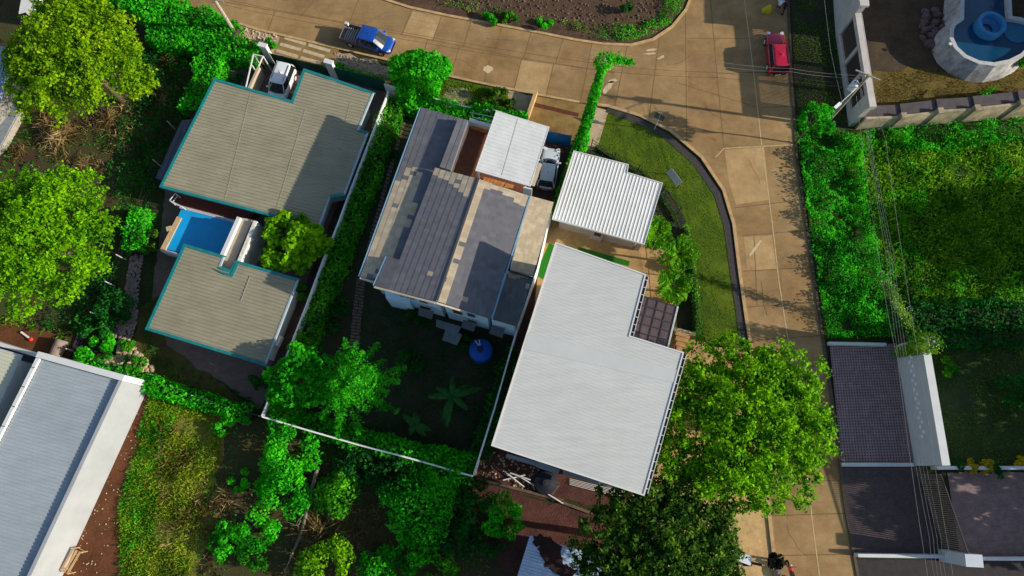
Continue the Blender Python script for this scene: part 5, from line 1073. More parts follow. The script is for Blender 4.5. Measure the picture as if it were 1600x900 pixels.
def motorbike(label, pos, ang, paint, extra=None):
    b = thing('motorcycle', label, 'motorcycle', pos, None, ang)
    for x in (-0.62, 0.62): s = MB(); s.tube([(x, -0.05, 0.29), (x, 0.05, 0.29)], 0.29, 16); wl = s.build('wheel', RUB, b, local=True); s = MB(); s.tube([(x, -0.06, 0.29), (x, 0.06, 0.29)], 0.14, 10); s.build('rim', GALV, wl, local=True)
    s = MB(); loft(s, [sring(-0.75, .06, .62, .74), sring(-0.5, .13, .5, .78), sring(-.1, .14, .36, .72), sring(.2, .12, .34, .70), sring(.42, .18, .5, .98), sring(.52, .10, .62, 1.0)]); s.build('body', paint, b, smooth=True, local=True)
    s = MB(); loft(s, [sring(-.62, .10, .76, .84), sring(-.3, .14, .75, .86), sring(.1, .12, .72, .82)]); s.build('seat', RUB, b, smooth=True, local=True)
    s = MB(); s.tube([(.40, -.34, 1.06), (.46, 0, 1.0), (.40, .34, 1.06)], 0.02, 6); s.build('handlebar', DARKM, b, local=True)
    s = MB(); s.tube([(.46, 0, .98), (.62, 0, .3)], 0.04, 6); s.build('fork', GALV, b, local=True)
    s = MB(); s.lathe((.54, 0, .84), [(.09, 0), (.1, .08), (.05, .14)], 10); s.build('headlight', M('lamp_glass', ()), b, local=True)
    return b
q = P(1223, 14); motorbike('red motorcycle beside the person in a white shirt at the top of the road', (q.x, q.y, 0), math.radians(75), PAINT('bike_red', (0.16, 0.006, 0.012)))
q = P(1232, 893); motorbike('red motorcycle on the road at the bottom edge', (q.x, q.y, 0), math.radians(100), PAINT('bike_bright_red', (0.5, 0.01, 0.03)))
# yellow watering barrow and barrel -> two yellow drums, a toppled one and a small one
YEL = M('yellow_plastic', (0.55, 0.45, 0.015), 0.5, 0.1, 3)
q = P(1199, 17); s = MB(); s.lathe((q.x, q.y, 0), [(0.42, 0), (0.36, 0.35), (0.16, 0.75), (0.12, 0.8)], 16); o = s.build('traffic_cone', YEL, None); recentre(o); tag(o, 'larger yellow cone shaped bin left of the person in a white shirt', 'bin')
q = P(1192, 19); s = MB(); s.lathe((q.x, q.y, 0), [(0.18, 0), (0.22, 0.2), (0.20, 0.42), (0.05, 0.46)], 14); o = s.build('bucket', YEL, None); recentre(o); tag(o, 'small round yellow bucket on the road near the person', 'bucket')

# person in a white shirt, leaning over beside the motorcycle
def skin_body(name, verts, edges, rad, mat, parent, lv=2):
    me = bpy.data.meshes.new(name); me.from_pydata(verts, edges, []); o = bpy.data.objects.new(name, me); COL.objects.link(o); o.parent = parent
    md = o.modifiers.new('skin', 'SKIN'); 
    for i, r in enumerate(rad): me.skin_vertices[0].data[i].radius = (r, r) if me.skin_vertices else (r, r)
    sb = o.modifiers.new('sub', 'SUBSURF'); sb.levels = lv; sb.render_levels = lv; me.materials.append(mat); return o
q = P(1213, 17); b = thing('person', 'person in white shirt and dark shorts leaning slightly forward beside the red motorcycle', 'person', (q.x, q.y, 0), None, math.radians(80))
SKIN = M('skin', (0.30, 0.16, 0.09), 0.6, 0.05); SHIRT = M('white_shirt', (0.72, 0.75, 0.8), 0.9, 0.05); SHORT = M('dark_shorts', (0.03, 0.03, 0.05), 0.9); HAIR = M('black_hair', (0.01, 0.009, 0.008), 0.7)
def chain(pts, rad, mb, n=10): mb.tube(pts, rad, n)
V = [(0, 0, .95), (.03, 0, 1.15), (.08, 0, 1.38), (.11, 0, 1.50), (.14, 0, 1.62), (.15, 0, 1.72),
     (0, .10, .90), (.05, .11, .50), (0, .12, .09), (.14, .13, .04), (0, -.10, .90), (-.03, -.11, .50), (-.08, -.12, .09), (.06, -.13, .04),
     (.08, .19, 1.40), (.16, .26, 1.14), (.36, .22, 1.02), (.44, .21, 1.0), (.08, -.19, 1.40), (.18, -.26, 1.14), (.38, -.22, 1.03), (.46, -.21, 1.01)]
Ed = [(0, 1), (1, 2), (2, 3), (3, 4), (4, 5), (0, 6), (6, 7), (7, 8), (8, 9), (0, 10), (10, 11), (11, 12), (12, 13), (2, 14), (14, 15), (15, 16), (16, 17), (2, 18), (18, 19), (19, 20), (20, 21)]
Rd = [.14, .13, .14, .055, .095, .08, .09, .06, .045, .04, .09, .06, .045, .04, .07, .045, .034, .04, .07, .045, .034, .04]
me = bpy.data.meshes.new('body'); me.from_pydata(V, Ed, []); o = bpy.data.objects.new('body', me); COL.objects.link(o); o.parent = b
md = o.modifiers.new('skin', 'SKIN'); me.materials.append(SKIN)
sb = o.modifiers.new('sub', 'SUBSURF'); sb.levels = 2; sb.render_levels = 2
if not me.skin_vertices:
    bpy.context.view_layer.objects.active = o; o.select_set(True); bpy.ops.object.mode_set(mode='EDIT'); bpy.ops.mesh.select_all(action='SELECT'); bpy.ops.object.skin_root_mark() if False else None; bpy.ops.object.mode_set(mode='OBJECT')
if me.skin_vertices:
    for i, r in enumerate(Rd): me.skin_vertices[0].data[i].radius = (r, r)
    me.skin_vertices[0].data[0].use_root = True
def wrap(name, segs, mat):
    s = MB()
    for pts, rd in segs: s.tube(pts, rd, 12)
    s.build(name, mat, b, smooth=True, local=True)
wrap('shirt', [([(0, 0, .88), (.03, 0, 1.15), (.08, 0, 1.40), (.105, 0, 1.49)], [.175, .17, .19, .08]), ([(.08, .12, 1.41), (.10, .24, 1.34), (.15, .265, 1.20)], [.09, .08, .066]), ([(.08, -.12, 1.41), (.10, -.24, 1.34), (.17, -.265, 1.20)], [.09, .08, .066])], SHIRT)
wrap('shorts', [([(0, 0, .97), (0, 0, .84)], [.172, .15]), ([(0, .09, .90), (.045, .11, .55)], [.105, .085]), ([(0, -.09, .90), (-.025, -.11, .55)], [.105, .085])], SHORT)
s = MB(); s.lathe((.135, 0, 1.62), [(.098, 0.0), (.106, .08), (.09, .15), (.04, .185), (.01, .19)], 14); s.build('hair', HAIR, b, smooth=True, local=True)

# ============================================================ SMALL THINGS
# road sign on the verge
p = P(1022, 203); t = P(1026, 188, 2.7); b = thing('road_sign', 'dark backed square road sign on a thin post on the curved verge', 'sign', p); s = MB(); s.tube([p, (p.x, p.y, 2.9)], 0.035, 8); s.build('post', GALV, b)
s = MB(); s.bar((p.x, p.y, 2.05), (p.x, p.y, 2.95), 0.95, 0.03, side=Vector((0.85, -0.5, 0))); s.build('panel', M('sign_back', (0.10, 0.125, 0.115), 0.6, 0.15, 2), b)
# notice board by the fence
b = thing('notice_board', 'blank grey two panel board leaning by the black mesh fence', 'sign', P(1052, 285)); q0, q1 = P(1047, 262, 1.5), P(1064, 284, 1.5); e = (q1 - q0).normalized(); sd = Vector((e.y, -e.x, 0))
for k in (0, 1):
    a, c = q0.lerp(q1, k * 0.5 + 0.01), q0.lerp(q1, k * 0.5 + 0.49); s = MB(); s.bar((a.x, a.y, 1.0), (c.x, c.y, 1.0), 0.05, 0.62, side=Vector((sd.x * 0.55, sd.y * 0.55, 0.8))); s.build('panel', M('board_grey', (0.42, 0.46, 0.45), 0.7, 0.1, 1.5), b)
for a in (q0, q1): s = MB(); s.bar((a.x, a.y, 0), (a.x, a.y, 1.0), 0.06, 0.06); s.build('post', DARKM, b)
# mesh fence round the curved lawn
fp = [(926, 219), (962, 240), (1000, 259), (1040, 290), (1064, 325), (1078, 372), (1086, 430), (1091, 480), (1093, 520)]
b = thing('mesh_fence', 'black mesh fence curving between the verge lawn and the inner garden', 'fence', P(1040, 295)); s = MB(); pts = [P(u, v, 1.5) for u, v in fp]
for a, c in zip(pts, pts[1:]):
    for z in (0.1, 0.55, 1.0, 1.5): s.bar((a.x, a.y, z), (c.x, c.y, z), 0.025, 0.025)
    n = int((c - a).length / 0.28)
    for i in range(n): p = a.lerp(c, i / n); s.bar((p.x, p.y, 0.08), (p.x, p.y, 1.5), 0.012, 0.012)
s.build('mesh', DARKM, b)
for a in pts: s = MB(); s.tube([(a.x, a.y, 0), (a.x, a.y, 1.75)], 0.045, 6); s.build('post', DARKM, b)
# blue tank
p = P(752, 551); b = thing('water_tank', 'bright blue round water tank with a dark lid in the central garden corner', 'tank', p); s = MB(); s.lathe((p.x, p.y, 0), [(0.95, 0), (1.0, 0.1), (1.0, 1.1), (0.93, 1.3), (0.55, 1.62), (0.30, 1.70), (0.29, 1.72)], 28); tk = s.build('body', M('tank_blue', (0.004, 0.085, 0.42), 0.45, 0.08, 1.5), b, smooth=False)
s = MB(); s.lathe((p.x, p.y, 1.72), [(0.30, 0), (0.30, 0.09), (0.1, 0.13)], 16); s.build('lid', M('tank_lid', (0.006, 0.02, 0.10), 0.5), b)
for dx, dy in ((-0.45, 0.7), (-0.1, 0.75)): s = MB(); s.tube([(p.x + dx * 0.2, p.y + 0.25, 1.75), (p.x + dx, p.y + dy, 2.0)], 0.035, 6); s.build('pipe', WHITE, b)
# dark plastic tank and PVC pipes behind the big white house
p = P(852, 754); b = thing('plastic_tank', 'squat dark blue round tank sunk in the dark soil behind the big white roofed house', 'tank', p); s = MB(); s.lathe((p.x, p.y, 0), [(0.95, 0), (0.98, 0.25), (0.9, 0.5), (0.45, 0.62), (0.25, 0.66)], 26); s.build('body', M('dark_blue_plastic', (0.012, 0.014, 0.026), 0.6, 0.2, 2), b); s = MB(); s.lathe((p.x, p.y, 0.66), [(0.25, 0), (0.25, 0.06), (0.05, 0.08)], 14); s.build('lid', DARKM, b)
PVC = M('white_pvc', (0.72, 0.70, 0.68), 0.5, 0.05)
for i, (a, c, z) in enumerate((((806, 741), (880, 787), 0.30), ((789, 737), (819, 761), 0.22), ((786, 750), (821, 742), 0.15), ((797, 739), (829, 750), 0.38))):
    s = MB(); s.tube([P(*a, z), P(*c, z + 0.05)], 0.055, 6); o = s.build('pipe', PVC); recentre(o); tag(o, ('longest white pipe slanting across the pile by the dark tank', 'short white pipe crossing the pile near its left end', 'white pipe lying level across the left of the pile', 'short white pipe on top of the pile by the dark tank')[i], 'pipe', 'loose white pipes')
for i in range(5):
    s = MB(); s.tube([P(890, 748 + i * 2.2, 0.12 + 0.05 * (i % 2)), P(971 - i * 0.5, 768 + i * 2.2, 0.14), P(974 - i * 0.5, 762 + i * 2.2, 0.16)], 0.024, 6); o = s.build('pipe', PVC); recentre(o); tag(o, ('top', 'second', 'middle', 'fourth', 'bottom')[i] + ' pipe of the bent white bundle laid along the back of the big white house', 'pipe', 'bundled white pipes')
s = MB(); s.tube([P(827, 724, 0.3), P(860, 735, 0.3), P(859, 741, 0.3)], 0.05, 6); o = s.build('pipe', PVC); recentre(o); tag(o, 'white elbow pipe under the left eave of the big white house', 'pipe')
for i, (a, c, lb) in enumerate((((858, 740), (873, 757), 'pinkish board edging the right of the dark round tank'), ((873, 757), (862, 772), 'pinkish board below the dark round tank'), ((745, 748), (880, 782), 'long mossy log lying along the bottom of the dark soil yard'), ((876, 784), (925, 802), 'weathered plank lying right of the mossy log'))):
    s = MB(); s.bar(P(*a, 0.12), P(*c, 0.12), 0.22, 0.2); o = s.build('board', M('mossy_board', (0.13, 0.09, 0.065), 0.9, 0.4, 3)); recentre(o); tag(o, lb, 'board')
# wooden rack by the white wall
p = P(121, 874); b = thing('wooden_rack', 'small pale timber rack standing on red dirt against the long white wall', 'rack', p, None, 1.15); WDN = M('pale_timber', (0.45, 0.29, 0.15), 0.8, 0.2, 3)
for y in (-0.35, -0.05, 0.25): s = MB(); s.bar((-0.9, y, 0.95), (0.9, y, 0.95), 0.16, 0.05); s.build('slat', WDN, b, local=True)
for x in (-0.85, 0.85):
    for y in (-0.4, 0.32): s = MB(); s.bar((x, y, 0), (x, y, 0.92), 0.07, 0.07); s.build('leg', WDN, b, local=True)
    s = MB(); s.bar((x, -0.4, 0.3), (x, 0.32, 0.3), 0.05, 0.05); s.build('rail', WDN, b, local=True)
# concrete pipe, rails and red-tipped tube
a, c = P(97, 532, 0.45), P(86, 556, 0.45); s = MB(); s.tube([a, c], 0.5, 18); s.tube([a + (a - c) * 0.02, c + (c - a) * 0.02], 0.4, 14); o = s.build('concrete_pipe', M('pipe_concrete', (0.24, 0.18, 0.15), 0.9, 0.35, 2)); recentre(o); tag(o, 'thick concrete pipe section lying on the red soil behind the grey roofed hall', 'pipe')
for i in range(3): s = MB(); s.bar(P(127 + i * 5, 512, 0.1), P(108 + i * 5, 562, 0.1), 0.18, 0.16); o = s.build('beam', M('dark_beam', (0.04, 0.032, 0.036), 0.8, 0.2, 2)); recentre(o); tag(o, ('left', 'middle', 'right')[i] + ' one of the three dark beams lying beside the thick concrete pipe', 'beam', 'dark beams')
a, c = P(33, 519, 0.12), P(48, 530, 0.12); b = thing('marker_pole', 'short white pole with a red tip lying on the red soil', 'pole', (a.x, a.y, 0)); s = MB(); s.tube([a, c], 0.09, 8); s.build('shaft', PVC, b); s = MB(); s.lathe((c.x, c.y, 0.02), [(0.16, 0), (0.2, 0.1), (0.12, 0.22), (0.03, 0.25)], 12); s.build('tip', M('canister_red', (0.6, 0.03, 0.02), 0.5), b)
# trailer and tow bar, dark plant and hose at the bottom of the footpath
b = thing('flat_trailer', 'white topped flat trailer on a long dark drawbar at the bottom of the footpath', 'trailer', P(1159, 872)); q = PX([(1144, 860), (1175, 869), (1173, 884), (1143, 873)], 0.9); s = MB(); s.prism(q, 0.8, 0.9); s.build('deck', M('trailer_white', (0.66, 0.70, 0.76), 0.6, 0.08, 2), b)
s = MB(); s.bar(P(1124, 868, 0.72), P(1190, 883, 0.72), 0.2, 0.14); s.build('drawbar', DARKM, b)
for u, v in ((1150, 866), (1168, 882)): p = P(u, v, 0.4); s = MB(); s.tube([(p.x, p.y - 0.1, 0.36), (p.x, p.y + 0.1, 0.36)], 0.36, 14); s.build('wheel', RUB, b)
s = MB(); pth = [P(1208 + 12 * math.sin(t * 1.57), 888 + 12 * (1 - math.cos(t * 1.57)), 0.3) for t in np.linspace(0, 1, 8)]; s.tube(pth, 0.07, 6); o = s.build('hose', PVC); recentre(o); tag(o, 'short bent white hose under the dark plant at the bottom edge', 'hose')
p = P(1467, 90, 0); s = MB(); s.tube([p, (p.x + 0.1, p.y + 0.05, 0.9)], 0.04, 6); s.bar((p.x + 0.1, p.y + 0.05, 0.9), (p.x + 0.45, p.y + 0.1, 0.9), 0.05, 0.05); o = s.build('standpipe', M('teal_pipe', (0.15, 0.42, 0.42), 0.5)); recentre(o); tag(o, 'thin teal standpipe beside the mauve rocks of the raised pool', 'tap')

# ============================================================ VEGETATION
# big trees
tree('broadleaf_tree', 'big yellow green tree at the top left corner', 'tree', 115, 86, 6.2, 9.0, L_YEL, 0, 24, 0.36, 0.23, 21, 'big trees', 6.0, 0.3, boughs=62)
tree('broadleaf_tree', 'big lime green tree at the left edge above the red soil', 'tree', 58, 374, 6.3, 9.0, L_LIME, 0, 24, 0.36, 0.22, 22, 'big trees', 6.0, 0.3, boughs=60)
tree('broadleaf_tree', 'biggest bright green tree with an uneven crown between the white roof and the road', 'tree', 1160, 660, 7.1, 9.4, L_LIME, 0, 24, 0.38, 0.23, 23, 'big trees', 6.5, 0.32, boughs=66)
tree('broadleaf_tree', 'dark olive tree at the bottom beside the stained blue roof', 'tree', 1034, 866, 5.9, 9.0, L_OLIVE, 0, 24, 0.32, 0.22, 24, 'big trees', 6.4, 0.28, boughs=78)
tree('rounded_tree', 'dense rounded green tree on the verge below the blue pickup truck', 'tree', 652, 112, 2.7, 4.6, L_VINE, 95, 110, 0.65, 0.26, 25, None, 2.4, 0.14)
tree('young_tree', 'small bright yellow green tree between the two teal trimmed houses', 'tree', 457, 377, 2.8, 4.0, L_LIME, 62, 60, 0.62, 0.40, 26, None, 2.6, 0.10, 0.75)
tree('bushy_tree', 'bright green bushy tree in the lower left corner of the central garden', 'tree', 462, 590, 2.5, 5.6, L_VINE, 70, 100, 0.6, 0.28, 28, None, 3.8, 0.13)
tree('slender_tree', 'slender small leaved tree under the utility pole by the roadside', 'tree', 1279, 180, 1.6, 6.0, L_VINE, 16, 50, 0.5, 0.30, 29, None, 4.6, 0.07)
# feathery tree in the garden: long plume-like boughs
c = P(545, 598, 6.6); c.z = 6.0; b = thing('feathery_tree', 'feathery bright green tree with long plume like boughs in the central garden', 'tree', (c.x, c.y, 0)); s = MB(); s.tube([(c.x, c.y, 0), (c.x + 0.1, c.y, 1.6), (c.x, c.y, 6.4)], [0.18, 0.14, 0.08], 8); s.build('trunk', BARK, b)
r = np.random.default_rng(5); CC = []; NN = []
for j in range(30):
    a = j * 2.4 + r.uniform(-.2, .2); l = 1.3 + 2.9 * ((j + 1) / 30) ** 0.8; z0 = 7.1 - 2.2 * (l - 1.3) / 2.9 + r.uniform(-.15, .15); n = 240; t = r.uniform(0.04, 1, n) ** 0.8; wd = 0.33 * np.sin(np.clip(t * 2.6 + 0.35, 0, 3.0)) + 0.10
    lat = r.normal(size=n) * wd * 0.6; zz = z0 + 0.5 * np.sin(t * 2.3) - 1.0 * t ** 2 + r.normal(size=n) * 0.06 - np.abs(lat) * 0.35
    CC.append(np.stack([c.x + np.cos(a) * t * l - np.sin(a) * lat, c.y + np.sin(a) * t * l + np.cos(a) * lat, zz], 1)); m = r.normal(size=(n, 3)) * 0.35; m[:, 2] += 1; NN.append(m)
leaf_obj('crown', np.vstack(CC), 0.22 * r.uniform(0.6, 1.3, 30 * 240), np.vstack(NN), LEAF('leaf_feather', (0.012, 0.120, 0.0060), (0.030, 0.405, 0.0090), (0.105, 0.720, 0.0180), nscale=0.8), b, 0.5)
# scrub in the lower lot
for i, (u, v, R, H, n, mt, lb) in enumerate((
    (452, 705, 2.4, 3.0, 3200, L_VINE, 'bright green shrub hugging the bottom wall near its left corner'), (440, 765, 2.2, 2.6, 2600, L_VINE, 'bright green shrub below the left corner of the central garden wall'),
    (528, 770, 1.9, 2.4, 2000, L_MID, 'round mid green shrub beside the pale fallen trail'), (560, 722, 1.7, 2.2, 1600, L_DARK, 'dark shrub just outside the middle of the bottom wall'),
    (655, 790, 3.0, 3.6, 4600, L_VINE, 'widest green shrub mass in the lower lot'), (690, 740, 2.2, 3.0, 2400, L_VINE, 'green shrub between the widest shrub mass and the bottom wall'),
    (612, 735, 1.9, 2.6, 1900, L_DARK, 'dark green shrub outside the bottom wall beside the widest shrub mass'), (786, 808, 1.7, 3.2, 1700, L_VINE, 'bright upright shrub left of the stained blue roof'), (765, 842, 1.5, 2.2, 1200, L_DARK, 'dark shrub just below the upright shrub near the stained roof'),
    (510, 885, 2.1, 2.6, 2400, L_LIME, 'yellowish green shrub at the bottom edge of the lower lot'), (588, 890, 1.8, 2.2, 1800, L_VINE, 'green shrub right of the yellowish one at the bottom edge'), (648, 862, 1.7, 2.2, 1600, L_VINE, 'small bright shrub below the widest shrub mass'),
    (352, 848, 1.5, 1.5, 1100, L_VINE, 'low leafy plant at the left of the lower scrub row'), (398, 832, 1.8, 1.7, 1500, L_VINE, 'low leafy plant in the middle of the lower scrub row'), (398, 868, 1.3, 1.4, 900, L_MID, 'low leafy plant lowest in the scrub row'),
    (374, 752, 0.9, 1.0, 500, L_VINE, 'small leafy weed on the dark patch beside the dry grass'), (348, 668, 0.8, 0.9, 420, L_VINE, 'small leafy weed under the green netting line'), (715, 840, 1.7, 2.0, 1500, L_DARK, 'dark shrub between the widest shrub mass and the upright shrub'), (740, 780, 1.6, 2.2, 1300, L_DARK, 'dark shrub at the corner below the right garden wall'), (690, 890, 1.4, 1.6, 900, L_MID, 'mid green shrub at the bottom edge by the dark lane'))):
    shrub('shrub', lb, u, v, R, H, mt, 40 + i, n, 0.26, 'scrub in the lower lot')
for i, (u, v, R, H, n, mt, lb) in enumerate((
    (150, 548, 1.5, 1.6, 1500, L_VINE, 'bright shrub among the cream boulders beside the dark beams'), (196, 548, 0.9, 1.0, 600, L_MID, 'small shrub at the top of the cream boulders'), (208, 570, 1.0, 1.1, 700, L_MID, 'small shrub in the middle of the cream boulders'), (180, 478, 1.7, 2.0, 1500, L_DARK, 'dark shrub left of the mauve gravel path'),
    (230, 372, 1.2, 1.6, 900, L_OLIVE, 'olive shrub above the mauve gravel path'), (150, 505, 1.4, 1.5, 900, L_DARK, 'dark shrub above the bright one on the weedy slope'),
    (520, 490, 1.5, 2.2, 1200, L_DARK, 'dark rounded shrub beside the stepping stones'), (608, 236, 0.9, 1.2, 600, L_DARK, 'small dark shrub beside the long shingle roof'), (640, 565, 1.3, 1.6, 700, L_DARK, 'dark shrub right of the feathery tree'),
    (790, 570, 1.1, 1.6, 900, L_DARK, 'dark shrub against the right garden wall beside the blue tank'), (700, 530, 0.8, 1.0, 500, L_DARK, 'low dark shrub by the grey porch roof'), (640, 500, 1.0, 1.1, 600, L_DARK, 'low dark shrub under the garden side wall'), (735, 535, 0.8, 1.2, 500, L_DARK, 'low dark shrub between the porch roof and the blue tank'),
    (466, 458, 0.9, 1.2, 500, L_MID, 'shrub at the right corner of the smaller teal roof'), (405, 588, 1.1, 1.4, 700, L_DARK, 'dark shrub by the lower right corner of the smaller teal roof'), (381, 82, 0.9, 1.2, 700, L_VINE, 'bright shrub beside the white gate post'), (422, 70, 0.7, 1.0, 400, L_VINE, 'small bright shrub right of the white gate post'), (356, 45, 0.7, 0.8, 400, L_YEL, 'yellow green tuft in the pale rubble by the pole'), (372, 120, 0.35, 0.5, 150, L_DARK, 'tiny dark plant on the paving left of the carport frame'), (366, 128, 0.4, 0.5, 160, L_DARK, 'tiny dark shrub at the top edge of the large teal roof'),
    (530, 108, 0.7, 1.0, 400, L_VINE, 'small bright shrub behind the shade cloth fence'), (778, 150, 1.1, 1.4, 800, L_OLIVE, 'olive shrub on the sandy planter by the road'), (800, 165, 0.8, 1.0, 500, L_OLIVE, 'smaller olive shrub on the sandy planter'), (680, 160, 1.2, 1.3, 900, L_VINE, 'bright low shrub beside the mauve sand patch'),
    (1481, 577, 1.0, 1.3, 500, L_MID, 'small leafy tree alone on the court lawn'), (1588, 610, 1.7, 2.4, 1400, L_DARK, 'dark shrub at the right edge of the court lawn'), (1592, 96, 0.7, 2.2, 500, L_MID, 'dark green plant in front of the raised pool'),
    (770, 25, 0.8, 0.9, 420, L_VINE, 'leafy plant on the brown bank, leftmost of three above the road'), (795, 30, 0.9, 1.0, 500, L_MID, 'leafy plant on the brown bank, middle of three above the road'), (850, 38, 0.9, 0.9, 500, L_VINE, 'leafy plant on the brown bank, rightmost of three above the road'), (980, 10, 0.6, 1.2, 300, L_DARK, 'small dark plant near the top edge of the brown bank'))):
    shrub('shrub', lb, u, v, R, H, mt, 80 + i, n, 0.24)
# yellow flowering shrubs and red crotons
for i, (u, v, R, H, mt, lb) in enumerate(((1522, 727, 0.55, 1.3, L_FLOWER, 'yellow flowering shrub on the court wall, left of two'), (1546, 730, 0.6, 1.3, L_FLOWER, 'yellow flowering shrub on the court wall, right of two'), (1496, 726, 0.6, 1.1, L_DARK, 'green shrub left of the yellow flowering shrubs on the court wall'), (1560, 734, 0.8, 1.3, L_DARK, 'dark green shrub right of the yellow flowering shrubs on the court wall'), (1597, 723, 0.5, 1.2, L_FLOWER, 'yellow flowering shrub at the right edge of the court wall'), (1055, 418, 0.5, 0.9, L_FLOWER, 'orange yellow plant between the palms beside the terrace'), (1044, 470, 0.4, 0.7, L_FLOWER, 'small orange yellow plant at the top of the glass pergola'))):
    shrub('flowering_shrub', lb, u, v, R, H, mt, 140 + i, 420, 0.2)
# palms by the terrace, banana plants in the garden
for i, (u, v, L, H, lb) in enumerate(((1026, 366, 1.9, 2.6, 'feathery palm right beside the garage roof corner'), (1062, 398, 2.0, 2.4, 'feathery palm between the garage palm and the mesh fence'), (1052, 446, 2.0, 2.4, 'feathery palm nearest the glass pergola'))):
    c = P(u, v, H); b = thing('palm', lb, 'palm', (c.x, c.y, 0), 'small palms beside the terrace'); s = MB(); s.tube([(c.x, c.y, 0), (c.x, c.y, H)], [0.12, 0.08], 8); s.build('trunk', BARK, b); fronds(b, (c.x, c.y, H), 13, L, L_PALM, 60 + i, 0.42, 0.62, width=0.16, per=20)
for i, (u, v, L, H, lb) in enumerate(((707, 620, 2.6, 2.6, 'banana plant with long drooping leaves in the central garden'), (648, 663, 1.5, 1.2, 'small low banana plant near the bottom hedge'))):
    c = P(u, v, H); b = thing('banana_plant', lb, 'banana plant', (c.x, c.y, 0), 'banana plants'); s = MB(); s.tube([(c.x, c.y, 0), (c.x, c.y, H)], [0.13, 0.09], 8); s.build('stem', BARK, b)
    r = random.Random(i)
    for j in range(8):
        a = 6.283 * j / 8 + r.uniform(-.45, .45); l = L * r.uniform(.45, 1.1); g = MB(); prev = None
        for k in range(9):
            t = k / 8; wd = 0.24 * math.sin(math.pi * min(1, t * 0.93 + 0.07)) ** 0.6; x = t * l; z = H + 0.6 * math.sin(t * 2.4) * L * 0.35 - 0.5 * L * 0.35 * t * t * 2; px_, py_ = c.x + x * math.cos(a), c.y + x * math.sin(a); sx, sy = -math.sin(a) * wd, math.cos(a) * wd
            row = [(px_ + sx, py_ + sy, z - 0.1), (px_, py_, z), (px_ - sx, py_ - sy, z - 0.1)]
            if prev: g.face([prev[0], prev[1], row[1], row[0]]); g.face([prev[1], prev[2], row[2], row[1]])
            prev = row
        g.build('leaf', LEAF('leaf_banana', (0.02, 0.11, 0.02), (0.03, 0.15, 0.03), (0.05, 0.19, 0.04)), b, smooth=True)
# dark spiky plant at the bottom edge of the road
c = P(1211, 877, 1.3); b = thing('spiky_plant', 'black looking spiky plant at the bottom edge of the road', 'plant', (c.x, c.y, 0)); s = MB(); s.tube([(c.x, c.y, 0), (c.x, c.y, 1.3)], [0.1, 0.08], 7); s.build('stem', BARK, b); fronds(b, (c.x, c.y, 1.3), 12, 0.75, LEAF('leaf_black', (0.002, 0.004, 0.003), (0.004, 0.008, 0.005), (0.008, 0.016, 0.008)), 3, 0.3, 0.32, width=0.2, per=12, name='frond')

# hedges
hedge('wall_hedge', 'long leafy hedge inside the left wall of the central garden', [(622, 150), (598, 200), (574, 270), (548, 340), (524, 400), (500, 465), (478, 530), (455, 590), (432, 645)], 1.5, 1.9, L_MID, 75, 0.24, seed=1)
hedge('wall_hedge', 'leafy hedge along the bottom wall of the central garden', [(424, 640), (480, 660), (560, 684), (640, 705), (740, 727)], 1.4, 1.9, L_VINE, 80, 0.26, seed=2)
hedge('wall_hedge', 'dark narrow hedge inside the right wall of the central garden', [(803, 545), (786, 600), (766, 660), (748, 715)], 1.2, 1.6, L_DARK, 70, 0.22, seed=3)
hedge('wall_hedge', 'bright leafy hedge above the shingle roof behind the front wall', [(624, 150), (690, 168), (740, 176), (800, 186), (822, 190)], 1.3, 2.1, L_VINE, 85, 0.26, seed=4)
hedge('wall_hedge', 'bright leafy hedge outside the front wall up to the planter wall', [(742, 168), (790, 180), (822, 188)], 1.0, 1.7, L_VINE, 85, 0.26, seed=14)
hedge('slope_hedge', 'bright vine covered hedge at the top left of the large teal roof', [(330, 78), (322, 110), (308, 145), (297, 172)], 2.0, 2.0, L_VINE, 85, 0.24, seed=5)
hedge('slope_hedge', 'short bright vine hedge left of the rectangular pool', [(218, 326), (212, 345), (203, 388)], 1.4, 1.5, L_VINE, 85, 0.24, seed=6)
hedge('street_hedge', 'thick vine hedge along the upper left street edge up to the pole', [(170, -20), (250, 18), (310, 34), (362, 52)], 3.2, 1.8, L_VINE, 75, 0.28, seed=7)
hedge('street_hedge', 'vine hedge from the pole down to the white gate post', [(232, 48), (300, 62), (350, 72), (405, 84)], 2.0, 1.8, L_VINE, 75, 0.28, seed=8)
hedge('yard_hedge', 'low hedge along the green netting line below the boulders', [(120, 572), (180, 585), (240, 602), (300, 622), (390, 648)], 1.2, 1.1, L_VINE, 80, 0.24, seed=9)
hedge('boundary_hedge', 'clipped hedge on the right from the vine covered post to the frame edge', [(1420, 526), (1460, 524), (1620, 524)], 1.5, 1.8, L_DARK, 100, 0.2, seed=10, rough=0.15)
hedge('yard_hedge', 'vines along the foot of the green shade cloth fence', [(524, 102), (560, 114), (598, 126)], 0.5, 0.9, L_MID, 70, 0.22, seed=11)
hedge('fence_vines', 'leafy creeper on the lower part of the black mesh fence', [(1074, 350), (1084, 405), (1089, 460), (1092, 518)], 0.22, 1.2, L_MID, 60, 0.15, seed=12, rough=0.2)
hedge('fence_vines', 'dark leafy border inside the black mesh fence', [(930, 228), (990, 265), (1035, 305), (1056, 345)], 0.35, 0.35, L_DARK, 50, 0.16, seed=13)
hedge('lane_hedge', 'narrow creeper strip between the carport paving and the white garage', [(903, 232), (886, 275), (868, 330)], 0.55, 1.3, L_VINE, 90, 0.2, seed=15, rough=0.2)
hedge('field_hedge', 'dark hedge below the dark part of the weed field', [(1420, 490), (1500, 492), (1620, 492)], 2.2, 1.5, L_DARK, 60, 0.28, seed=16)
